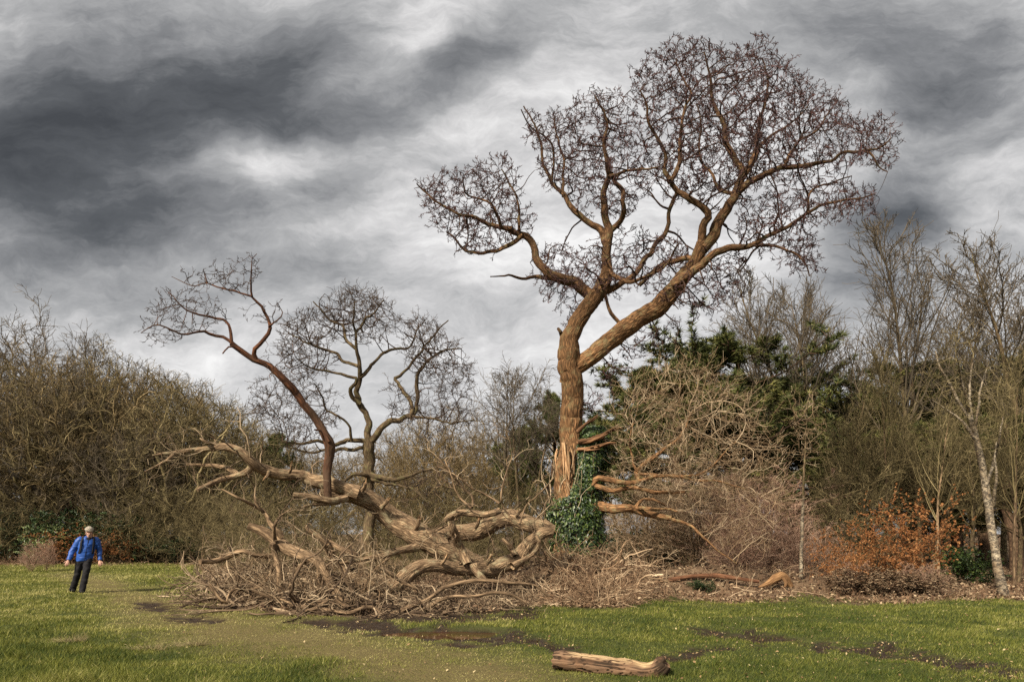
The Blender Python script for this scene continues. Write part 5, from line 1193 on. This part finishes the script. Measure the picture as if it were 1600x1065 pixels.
for i, (px, Y, py, l) in enumerate([(1295, 33, 690, 'low olive pine behind the thin white birch'), (1395, 34, 660, 'low olive pine above the larger copper-leaved bush'), (1490, 33, 680, 'low olive pine just left of the leaning silver birch stem'), (1590, 30, 640, 'low olive pine behind the foot of the right edge trees')]):
    place('pine%d' % (i % 2), px, Y, top(Y, py), l, mats={'needles': M_NEEDLE2}, wide=1.7)
GF = 'dark trees closing the view behind the right wood'
for i, (px, Y, py) in enumerate([(1290, 60, 700), (1480, 58, 690), (1640, 58, 640), (1100, 62, 700), (980, 60, 690)]):
    place('oak%d' % (i % 3), px, Y, top(Y, py), 'bare dark tree closing the view far behind the right wood', group=GF, mats={'crown': M_TWIG_GRY})
place('holly0', 1515, 22, top(22, 850), 'dark low evergreen left of the leaning silver birch foot', wide=1.3, mats={'leaves': M_IVY})
place('holly0', 1050, 30, top(30, 810), 'dull green evergreen bush below the lowest oak bough', wide=1.2)
place('holly0', 960, 31, top(31, 815), 'dull green bush right behind the ivied trunk foot', wide=1.2)
place('copper0', 1322, 19.0, top(19.6, 822), 'smaller copper-leaved beech bush right of the thin white birch', wide=0.8)
place('copper1', 1415, 19.2, top(19.2, 785), 'larger copper-leaved beech bush in front of the right wood', wide=0.95)
place('copper0', 1375, 20.8, top(20.8, 830), 'low copper-leaved beech bush between the two larger ones', wide=1.1)
place('scrub0', 1335, 18.8, top(18.8, 872), 'bare pinkish twiggy bush in front of the smaller copper beech', mats={'crown': M_TWIG_PINK}, wide=1.3)
place('scrub0', 1440, 18.2, top(18.2, 868), 'bare pale twiggy bush in front of the larger copper beech', mats={'crown': M_TWIG_PINK}, wide=1.5)
place('scrub0', 1270, 22, top(22, 800), 'pale bare scrub bush close behind the thin white birch', wide=1.3)

# brambles in a low row before the copper beeches
place('holly0', 1350, 18.2, 0.75, 'low green-brown bramble patch at the grass edge under the smaller copper beech', cat='bramble', mats={'leaves': M_LITTER}, wide=2.2)
place('holly0', 1425, 18.0, 0.65, 'low green-brown bramble patch at the grass edge under the larger copper beech', cat='bramble', mats={'leaves': M_LITTER}, wide=2.2)
place('holly0', 1098, 18.7, 0.35, 'small green bramble patch in front of the reddish log', cat='bramble', wide=1.8)

for nm in list(PROTO):
    if not PROTO[nm][1]:
        for ch in list(PROTO[nm][0].children): bpy.data.objects.remove(ch)
        bpy.data.objects.remove(PROTO[nm][0])

# --- the middle oak behind the fallen one, traced
reseed(401)
YM = 28.0
MO = Tree('middle_oak', 'spreading bare oak with crooked boughs standing behind the fallen one', 'oak tree', tuple(P(576, 895, YM)))
ML = lambda *a, **k: MO.limb('limb', M_BROWNB, *a, **{'gnarl': 1.8, 'tint': 0.5, 'tint1': 0.1, **k})
MO.limb('trunk', M_BROWNB, [(577, 900, 24), (577, 860, 20), (577, 800, 19), (576, 760, 19), (577, 720, 18), (577, 700, 19), (576, 688, 20)], Y0=YM, Y1=YM, k=16)
ML([(577, 695), (575, 680), (576, 660), (566, 640), (560, 625), (562, 600), (564, 585), (560, 560), (556, 530), (553, 500), (556, 470)], 13, 2, 28, 27.4, k=10)
ML([(578, 692), (590, 676), (600, 660), (620, 655), (640, 652), (652, 640), (650, 610), (652, 590), (664, 570), (690, 550), (720, 545)], 12, 2, 28, 27, k=10)
ML([(640, 653), (645, 635), (630, 610), (616, 592), (630, 583), (650, 560), (680, 520), (700, 500)], 8, 2, 27.6, 29, k=8)
ML([(563, 630), (550, 618), (548, 605), (558, 595), (545, 585), (520, 580), (490, 575), (460, 560)], 8, 2, 27.8, 26.4, k=8)
ML([(562, 590), (580, 575), (595, 555), (620, 545), (640, 540), (655, 510)], 7, 2, 27.8, 29, k=8)
ML([(557, 545), (540, 530), (535, 510), (515, 500), (490, 470)], 6, 2, 27.6, 28.6, k=8)
ML([(556, 520), (570, 500), (585, 490), (600, 470)], 5, 2, 27.5, 26.8, k=8)
ML([(560, 572), (540, 565), (520, 550), (490, 540), (450, 520)], 6, 2, 27.6, 28.8, k=8)
ML([(576, 690), (555, 687), (535, 690), (520, 694), (500, 690), (470, 692), (440, 690)], 9, 3, 28, 26.6, k=8)
ML([(577, 700), (550, 700), (520, 702), (480, 706), (450, 700)], 7, 3, 28, 28.8, k=8)
ML([(578, 740), (590, 745), (610, 748), (640, 745), (660, 735), (680, 732)], 10, 4, 28, 27, k=8)
ML([(580, 748), (610, 755), (640, 760), (660, 775), (670, 790)], 8, 3, 28, 27.2, k=8)
ML([(576, 745), (555, 740), (535, 748), (520, 755)], 8, 4, 28, 27.5, k=8)
ML([(550, 690), (545, 665), (530, 650), (510, 640), (505, 620), (490, 600)], 5, 2, 27.6, 27, k=8)
ML([(645, 650), (680, 655), (710, 660), (740, 655)], 5, 2, 27.4, 26.5, k=8)
MC = [([(548, 445), (580, 450), (620, 480), (625, 510), (600, 530), (560, 540), (520, 530), (495, 500), (505, 470)], 800, 1.9, 27.8), ([(440, 495), (490, 480), (520, 530), (510, 590), (450, 600), (432, 560)], 640, 1.9, 27.4),
      ([(620, 505), (660, 490), (710, 530), (742, 575), (720, 620), (660, 600), (630, 560)], 800, 1.9, 27.4), ([(390, 600), (440, 590), (520, 600), (530, 670), (450, 700), (380, 650)], 460, 1.7, 27.4), ([(600, 600), (680, 610), (740, 620), (745, 670), (660, 690), (610, 650)], 220, 1.5, 27.2), ([(620, 740), (690, 720), (740, 760), (680, 800), (640, 780)], 90, 1.2, 27.2)]
at = np.vstack([crown_points(np.array(p), n_, yc, d_) for p, n_, d_, yc in MC])
grow_crown(MO, at, 0.22, 3.5, 0.30, 'crown', M_TWIG_MID, rt=0.0115, jit=0.38, twl=0.34, twn=2, tw2=3, thr=0.035, cu=0.22, ee=1.95, mid=(420, 0.34, 0.55, 0.026, 2.0), mid_mat=M_OAKMID)

# --- leaning silver birch on the right and the thin white birch
reseed(411)
SB = Tree('silver_birch', 'white leaning silver birch with dark patches at the right edge of the wood', 'birch tree', tuple(P(1570, 935, 18.3)))
SB.limb('trunk', M_BIRCH, [(1574, 945, 21), (1566, 920, 17), (1558, 880, 14.5), (1552, 840, 13.5), (1546, 800, 13), (1540, 760, 12), (1533, 720, 10.5), (1526, 690, 10), (1520, 665, 9), (1512, 640, 6)], Y0=18.3, Y1=18.7, k=16, rough=0.10, gnarl=0.3)
for pts in ([(1516, 655), (1500, 632), (1484, 600), (1470, 575), (1462, 550)], [(1520, 665), (1517, 630), (1516, 590), (1520, 560)], [(1522, 672), (1528, 640), (1534, 600), (1545, 570)], [(1514, 646), (1508, 615), (1500, 585), (1496, 560)], [(1526, 690), (1505, 660), (1480, 640), (1455, 625)], [(1540, 760), (1555, 720), (1560, 690), (1568, 650)], [(1552, 790), (1556, 740), (1557, 690)]):
    SB.limb('limb', M_BIRCH, pts, 6, 1.8, 18.7, 18.7 + rng.uniform(-1, 1), k=8)
at = crown_points(np.array([(1450, 640), (1440, 580), (1470, 520), (1530, 510), (1580, 560), (1580, 680), (1560, 760), (1530, 720), (1500, 690)]), 420, 18.8, 1.5)
grow_crown(SB, at, 0.18, 2.5, 0.28, 'crown', M_TWIG_OLV, rt=0.0065, jit=0.3, twl=0.5, twn=1, tw2=3, trop=(0, 0, .1), ee=2.0, cu=0.2)
TB = Tree('thin_birch', 'thin straight white birch stem beside the tan sawn branch', 'birch tree', tuple(P(1252, 912, 19.6)))
TB.limb('trunk', M_BIRCH, [(1251, 918, 7.5), (1252, 880, 6.5), (1253, 840, 6), (1254, 800, 5.3), (1255, 772, 4.6)], Y0=19.6, Y1=19.75, k=10, rough=0.1, gnarl=0.3)
TB.limb('stem', M_BROWNB, [(1255, 773, 4.6), (1256, 740, 3.8), (1258, 700, 2.8), (1261, 655, 1.6)], Y0=19.75, Y1=19.8, k=8, rough=0.1, gnarl=0.3)
at = crown_points(np.array([(1225, 640), (1235, 620), (1265, 600), (1290, 630), (1300, 680), (1270, 740), (1240, 720)]), 160, 19.8, 1.0)
grow_crown(TB, at, 0.17, 2.0, 0.26, 'crown', M_TWIG_TAN, rt=0.005, jit=0.25, twl=0.35, twn=1, tw2=3, trop=(0, 0, .12))
# ------------------------------------------------------------------ the walking man
reseed(501)
def remeshed(name, geo, mat, parent, vox, smooth_it=6, off=None):
    ob = geo.build(name, mat, parent, off=(0, 0, 0))
    md = ob.modifiers.new('r', 'REMESH'); md.mode = 'VOXEL'; md.voxel_size = vox
    if smooth_it:
        ms_ = ob.modifiers.new('s', 'SMOOTH'); ms_.iterations = smooth_it; ms_.factor = 0.5
    dg = bpy.context.evaluated_depsgraph_get(); me = bpy.data.meshes.new_from_object(ob.evaluated_get(dg))
    ob.modifiers.clear(); old = ob.data; ob.data = me; bpy.data.meshes.remove(old); me.name = name
    me.polygons.foreach_set('use_smooth', np.ones(len(me.polygons), bool))
    if not me.materials: me.materials.append(mat)
    return ob
def loft(geo, ctrs, rx, ry, k=20, n=24, yaw=0.0, cap=True, wr=0.0):
    """closed elliptical loft along a centre line (rx across, ry front to back)"""
    D = np.column_stack([np.asarray(ctrs, float), rx, ry]); D = catmull(D, n); c, rx, ry = D[:, :3], D[:, 3], D[:, 4]
    T_ = nrm(np.gradient(c, axis=0)); ref = np.array([0, 1.0, 0.0]); W_ = nrm(ref - (T_ @ ref)[:, None] * T_); U_ = np.cross(T_, W_)
    a = np.arange(k) * 2 * np.pi / k
    V = c[:, None] + np.cos(a)[None, :, None] * rx[:, None, None] * U_[:, None] + np.sin(a)[None, :, None] * ry[:, None, None] * W_[:, None]
    if wr: V = V + (nrm(V - c[:, None]) * (wr * (fbm(V + 3, 14, 2)[..., None] - 0.5 + 0.8 * (vnoise(V * np.array([1, 1, 2.4]), 13)[..., None] - 0.5))))
    i, j = np.meshgrid(np.arange(n - 1), np.arange(k), indexing='ij'); jn = (j + 1) % k
    geo.add(V.reshape(-1, 3), np.stack([i * k + j, i * k + jn, (i + 1) * k + jn, (i + 1) * k + j], -1).reshape(-1, 4))
    if cap:
        for e, fl in ((0, True), (n - 1, False)):
            vv = np.vstack([V[e], V[e].mean(0)]); jj = np.arange(k); t = np.stack([jj, (jj + 1) % k, np.full(k, k)], 1)
            geo.add(vv, t=t[:, ::-1] if fl else t)
def ball(geo, c, r, n=14):
    th = np.linspace(0.02, np.pi - 0.02, n); r = np.asarray(r, float) * np.ones(3)
    loft_c = [(c[0], c[1], c[2] - r[2] * np.cos(t)) for t in th]
    loft(geo, loft_c, r[0] * np.sin(th), r[1] * np.sin(th), k=16, n=n)
def plain(name, col, rough=0.8, var=0.25, sc=30, spec=0.2):
    m, g, b = base_mat(name, rough, spec); tcn = g.new('ShaderNodeTexCoord'); n1, _ = g.noise(tcn.outputs['Object'], sc, 4)
    g.put(b.inputs['Base Color'], g.scalec(g.mix(0.0, col, col), g.math('MULTIPLY_ADD', n1, 2 * var, 1 - var))); return m
YP = F * EYE / (927 - HY)
man = thing('person', 'walking man in a blue jacket, black trousers and tweed flat cap', 'person', (float((121 - CX) / F * YP), float(YP), 0))
YAW = math.radians(30.4); man.rotation_euler = (0, 0, YAW)
man.location.z = float(height(np.array([man.location.x]), np.array([YP]))[0])
M_SKIN = plain('skin', (0.46, 0.26, 0.19), 0.55, 0.08, 60); M_JACK = plain('blue_nylon', (0.014, 0.062, 0.26), 0.5, 0.2, 26, 0.35); M_TROU = plain('black_cloth', (0.012, 0.011, 0.012), 0.85, 0.3, 30)
M_BOOT = plain('black_leather', (0.010, 0.009, 0.008), 0.5); M_STRAP = plain('dark_webbing', (0.010, 0.011, 0.016), 0.8); M_HAIR = plain('grey_hair', (0.24, 0.21, 0.18), 0.9, 0.3, 150)
HD = np.array([0.270, -0.05, 1.585])                    # head centre
SHC = np.array([0.235, 0.0, 1.40])
SL, SR_ = np.array([0.055, 0.01, 1.405]), np.array([0.430, 0.0, 1.395])      # shoulders (picture left, picture right)
EL, ER = np.array([-0.105, 0.03, 1.125]), np.array([0.512, 0.05, 1.110])
WL, WR = np.array([-0.205, -0.07, 0.865]), np.array([0.515, -0.06, 0.850])
HL, HR = np.array([0.075, 0.02, 0.90]), np.array([0.245, 0.0, 0.90])
KL, KR = np.array([-0.005, 0.06, 0.48]), np.array([0.185, -0.15, 0.49])
AL, AR = np.array([-0.105, 0.22, 0.115]), np.array([0.105, -0.20, 0.09])
G_ = Geo()
loft(G_, [HD + (0, .02, -.20), HD + (0, .012, -.09)], [.062, .058], [.064, .062], n=6)
hz = [-.118, -.10, -.07, -.03, .01, .05, .085, .112]
loft(G_, [HD + (0, -0.012 if z < -.05 else 0.004, z) for z in hz], [.030, .048, .060, .070, .074, .074, .060, .025], [.034, .062, .078, .090, .096, .094, .075, .03], n=26, k=24)
loft(G_, [HD + (0, -.088, .012), HD + (0, -.104, -.018), HD + (0, -.112, -.036), HD + (0, -.098, -.046)], [.010, .014, .019, .012], [.012, .014, .016, .008], n=8, k=10)   # nose
loft(G_, [HD + (-.030, -.086, -.068), HD + (0, -.097, -.064), HD + (.030, -.086, -.068)], [.008, .012, .008], [.006, .009, .006], n=8, k=8)  # lips
for s in (-1, 1):
    ball(G_, HD + (s * .077, .012, -.012), (.011, .022, .034), 8)
    ball(G_, HD + (s * .036, -.070, -.030), (.024, .020, .022), 8)                  # cheeks
    loft(G_, [HD + (s * .014, -.093, .022), HD + (s * .036, -.090, .027), HD + (s * .058, -.076, .020)], [.007, .008, .006], [.008, .009, .007], n=6, k=8)   # brows
loft(G_, [(0.165, 0.01, 0.93), (0.19, 0.0, 1.10), (0.22, 0.0, 1.28), (0.238, 0.0, 1.40), (0.25, 0, 1.44)], [.13, .135, .16, .15, .07], [.09, .10, .105, .085, .06])
for a, b_, c in ((SL, EL, WL), (SR_, ER, WR)):
    loft(G_, [a, (a + b_) / 2, b_, (b_ + c) / 2, c], [.05, .045, .038, .036, .026], [.05, .045, .038, .034, .022])
for a, b_, c in ((HL, KL, AL), (HR, KR, AR)):
    loft(G_, [a + (0, 0, .03), (a + b_) / 2, b_, (b_ + c) / 2, c], [.080, .075, .052, .050, .034], [.085, .078, .056, .052, .036])
    loft(G_, [c, c + (0, -.02, -.03), c + (0, -.12, -.045)], [.034, .032, .024], [.036, .026, .012])
def hand(G, w, elbow, sgn):
    d = nrm(w - elbow); d = nrm(d + np.array([0, -0.15, -0.15])); side = nrm(np.cross(d, [0, 1.0, 0])) * sgn; nrm_ = np.cross(d, side)
    loft(G, [w - d * .02, w + d * .03, w + d * .075, w + d * .095], [.024, .036, .042, .036], [.018, .017, .015, .012], n=10, k=12)
    for q, (o, l) in enumerate(((-.031, .060), (-.011, .072), (.011, .067), (.030, .052))):
        b0 = w + d * .088 + side * o; b1 = b0 + d * l * .45 - nrm_ * .010 * sgn + side * o * .15; b2 = b1 + d * l * .32 - nrm_ * .024 * sgn; b3 = b2 + d * l * .16 - nrm_ * .026 * sgn
        loft(G, [b0 - d * .012, b0, b1, b2, b3], [.0095, .0095, .0088, .008, .006], [.0095, .0095, .0088, .008, .006], n=9, k=8)
    b0 = w + d * .028 - side * .030; b1 = b0 + d * .030 - side * .030; b2 = b1 + d * .034 - side * .006
    loft(G, [b0, b1, b2], [.014, .0115, .008], [.014, .0115, .008], n=7, k=8)
hand(G_, WL, EL, 1); hand(G_, WR, ER, -1)
remeshed('body', G_, M_SKIN, man, 0.0062, 3)
for s in (-1, 1): G_ = Geo(); ball(G_, HD + (s * .033, -.083, .006), (.011, .008, .006), 8); G_.build('eye', M_BOOT, man, off=(0, 0, 0))
G_ = Geo()   # moustache, goatee and side hair
loft(G_, [HD + (-.036, -.086, -.058), HD + (0, -.104, -.052), HD + (.036, -.086, -.058)], [.007, .010, .007], [.008, .010, .008], n=8, k=8)
for s in (-1, 1): loft(G_, [HD + (s * .074, -.012, .045), HD + (s * .076, -.010, .0), HD + (s * .071, .02, -.045)], [.008, .009, .006], [.030, .040, .030], n=8)
loft(G_, [HD + (0, .070, .06), HD + (0, .082, .0), HD + (0, .066, -.055)], [.06, .068, .05], [.03, .028, .02], n=8)
remeshed('hair', G_, M_HAIR, man, 0.006, 3)
# jacket
G_ = Geo()
loft(G_, [(0.150, .01, .845), (0.150, .01, .88), (0.168, .01, .96), (0.19, .0, 1.08), (0.215, -.005, 1.22), (0.232, 0, 1.34), (0.242, 0, 1.415), (0.25, 0.005, 1.455), (0.256, .0, 1.49)], [.180, .192, .196, .200, .205, .205, .175, .105, .082], [.125, .140, .145, .150, .150, .135, .115, .095, .085], k=48, n=60, wr=.018)
for a, b_, c in ((SL, EL, WL), (SR_, ER, WR)):
    loft(G_, [a + (a - SHC) * -.25, a, (a + b_) / 2, b_, (b_ + c) / 2, c * .97 + b_ * .03], [.075, .085, .078, .070, .064, .052], [.075, .088, .080, .070, .064, .052], k=26, n=44, wr=.022)
remeshed('jacket', G_, M_JACK, man, 0.009, 2)
G_ = Geo(); loft(G_, [HD + (-.015, .01, -.118), HD + (-.018, .012, -.15), HD + (-.02, .014, -.175)], [.082, .088, .094], [.080, .085, .09], n=8, k=24); G_.build('collar', M_STRAP, man, off=(0, 0, 0))
p = catmull(np.array([(0.155, -.138, .86), (0.19, -.152, 1.08), (0.218, -.155, 1.22), (0.238, -.140, 1.34), (0.248, -.100, 1.43)]), 20); G_ = Geo(); tubes(G_, p, np.full(20, .006), 6); G_.build('zip', M_STRAP, man, off=(0, 0, 0))
G_ = Geo()
loft(G_, [(0.16, .02, .80), (0.158, .012, .90), (0.165, .01, .97)], [.170, .172, .16], [.125, .125, .11], k=30, n=14, wr=.012)
for a, b_, c in ((HL, KL, AL), (HR, KR, AR)):
    loft(G_, [a + (0, 0, .0), (a * .6 + b_ * .4), b_, (b_ + c) / 2, c + (0, 0, -.01), c + (0, -.01, -.045)], [.105, .098, .082, .080, .082, .084], [.115, .105, .085, .082, .086, .09], k=26, n=44, wr=.022)
remeshed('trousers', G_, M_TROU, man, 0.009, 2)
for nm_, c in (('boot', AL), ('boot', AR)):
    G_ = Geo(); z0 = 0.022 if c is AR else 0.035
    loft(G_, [(c[0], c[1] + .055, z0 + .045), (c[0], c[1] + .02, z0 + .055), (c[0], c[1] - .06, z0 + .045), (c[0], c[1] - .15, z0 + .032), (c[0], c[1] - .20, z0 + .026)], [.030, .046, .048, .054, .034], [.040, .055, .045, .034, .022], n=16, k=18)
    loft(G_, [(c[0], c[1] + .01, z0 + .05), (c[0], c[1] + .01, z0 + .14)], [.05, .05], [.055, .055], n=6)
    remeshed(nm_, G_, M_BOOT, man, 0.009, 2)
# flat cap
mc, g, b = base_mat('tweed', 0.95, 0.1); tcn = g.new('ShaderNodeTexCoord'); ck = g.new('ShaderNodeTexChecker'); g.put(ck.inputs[0], tcn.outputs['Object']); ck.inputs['Scale'].default_value = 42
ck.inputs[1].default_value = (0.36, 0.31, 0.24, 1); ck.inputs[2].default_value = (0.12, 0.10, 0.085, 1); nz_, _ = g.noise(tcn.outputs['Object'], 90, 3); g.put(b.inputs['Base Color'], g.mix(g.ramp(nz_, [(.45, 0), (.6, .6)]), ck.outputs[0], (0.42, 0.37, 0.30)))
G_ = Geo(); loft(G_, [HD + (0, .008, .050), HD + (0, .0, .078), HD + (0, -.004, .100), HD + (0, .0, .122), HD + (0, .01, .134)], [.082, .104, .112, .088, .03], [.100, .126, .132, .104, .04], n=18, k=28); remeshed('cap', G_, mc, man, 0.006, 2)
G_ = Geo(); loft(G_, [HD + (-.078, -.075, .050), HD + (-.045, -.118, .050), HD + (0, -.132, .052), HD + (.045, -.118, .050), HD + (.078, -.075, .050)], [.006, .008, .009, .008, .006], [.03, .036, .040, .036, .03], n=16, k=12); remeshed('cap_peak', G_, mc, man, 0.006, 1)
# rucksack straps and rucksack on his back: a thing he carries
pack = thing('rucksack', 'dark rucksack worn by the walking man, its straps over the blue jacket', 'rucksack', tuple(man.location)); pack.rotation_euler = (0, 0, YAW)
G_ = Geo(); loft(G_, [(0.20, .22, 1.02), (0.205, .23, 1.10), (0.22, .23, 1.26), (0.235, .20, 1.38), (0.24, .17, 1.42)], [.11, .14, .14, .12, .06], [.07, .09, .09, .07, .04], n=24, k=24, wr=.02); remeshed('bag', G_, M_STRAP, pack, 0.012, 2)
for s, x0, x1, x2 in ((-1, .115, .085, .06), (1, .375, .375, .365)):
    P3 = catmull(np.array([(x0 + .03 * -s, .10, 1.475 - .01), (x0, .0, 1.478), (x0, -.085, 1.435), (x1, -.140, 1.33), (x1 - .012, -.148, 1.20), (x2 - .02, -.105, 1.06), (x2 - .03 + .0, .0, 1.03)]), 34)
    T_ = nrm(np.gradient(P3, axis=0)); outw = nrm(P3 - np.array([0.225, 0.03, 1.25])); sd = nrm(np.cross(T_, outw)); outw = np.cross(sd, T_)
    ring = np.stack([P3 + sd * .024 + outw * .012, P3 - sd * .024 + outw * .012, P3 - sd * .024 - outw * .012, P3 + sd * .024 - outw * .012], 1)
    i, j = np.meshgrid(np.arange(33), np.arange(4), indexing='ij'); jn = (j + 1) % 4
    G_ = Geo(); G_.add(ring.reshape(-1, 3), np.stack([i * 4 + j, i * 4 + jn, (i + 1) * 4 + jn, (i + 1) * 4 + j], -1).reshape(-1, 4)); G_.build('strap', M_STRAP, pack, off=(0, 0, 0), smooth=False)

# ------------------------------------------------------------------ a house glimpsed far behind the thicket
def box(G, x0, x1, y0, y1, z0, z1):
    v = [(x, y, z) for x in (x0, x1) for y in (y0, y1) for z in (z0, z1)]
    G.add(v, [(0, 1, 3, 2), (4, 6, 7, 5), (0, 4, 5, 1), (2, 3, 7, 6), (0, 2, 6, 4), (1, 5, 7, 3)])
hx = (1125 - CX) / F * 70; hz0 = float(height(np.array([hx]), np.array([70.0]))[0])
house = thing('brick_house', 'brick house with white windows glimpsed far behind the thicket', 'house', (hx, 70, hz0))
mb, g, b = base_mat('brick', 0.9, 0.1); tcn = g.new('ShaderNodeTexCoord'); br = g.new('ShaderNodeTexBrick'); mp = g.new('ShaderNodeMapping'); mp.inputs['Rotation'].default_value = (math.radians(90), 0, 0); g.put(mp.inputs[0], tcn.outputs['Object']); g.put(br.inputs['Vector'], mp.outputs[0])
br.inputs['Scale'].default_value = 4; br.inputs['Color1'].default_value = (0.40, 0.17, 0.09, 1); br.inputs['Color2'].default_value = (0.30, 0.12, 0.07, 1); br.inputs['Mortar'].default_value = (0.4, 0.36, 0.3, 1); g.put(b.inputs['Base Color'], br.outputs[0])
G_ = Geo(); box(G_, -5, 5, 0, 6, 0, 3.4); G_.build('wall', mb, house, smooth=False, off=(0, 0, 0))
G_ = Geo(); G_.add([(-5.4, -.4, 3.42), (5.4, -.4, 3.42), (5.4, 6.4, 3.42), (-5.4, 6.4, 3.42), (-5.4, 3, 5.4), (5.4, 3, 5.4)], [(0, 1, 5, 4), (2, 3, 4, 5), (0, 3, 2, 1)], [(0, 4, 3), (1, 2, 5)]); G_.build('roof', plain('slate', (0.13, 0.13, 0.15), 0.7), house, smooth=False, off=(0, 0, 0))
M_WHITE = plain('white_paint', (0.75, 0.75, 0.74), 0.5, 0.05); M_GLASS = plain('window_glass', (0.35, 0.42, 0.52), 0.15, 0.1, 3, 0.6)
for wx in (-3.2, 0.0, 3.2):
    G_ = Geo()
    for (a0, a1, c0, c1) in ((wx - .8, wx + .8, 0.9, 1.0), (wx - .8, wx + .8, 2.3, 2.4), (wx - .8, wx - .7, 1.0, 2.3), (wx + .7, wx + .8, 1.0, 2.3), (wx - .05, wx + .05, 1.0, 2.3)): box(G_, a0, a1, -.06, -.003, c0, c1)
    wf = G_.build('window', M_WHITE, house, smooth=False, off=(0, 0, 0)); G_ = Geo(); box(G_, wx - .7, wx + .7, -.02, -.005, 1.0, 2.3); G_.build('pane', M_GLASS, wf, smooth=False, off=(0, 0, 0))
print('script', round(time.time() - T0, 1), 's', sum(len(m.polygons) for m in bpy.data.meshes), 'polys')
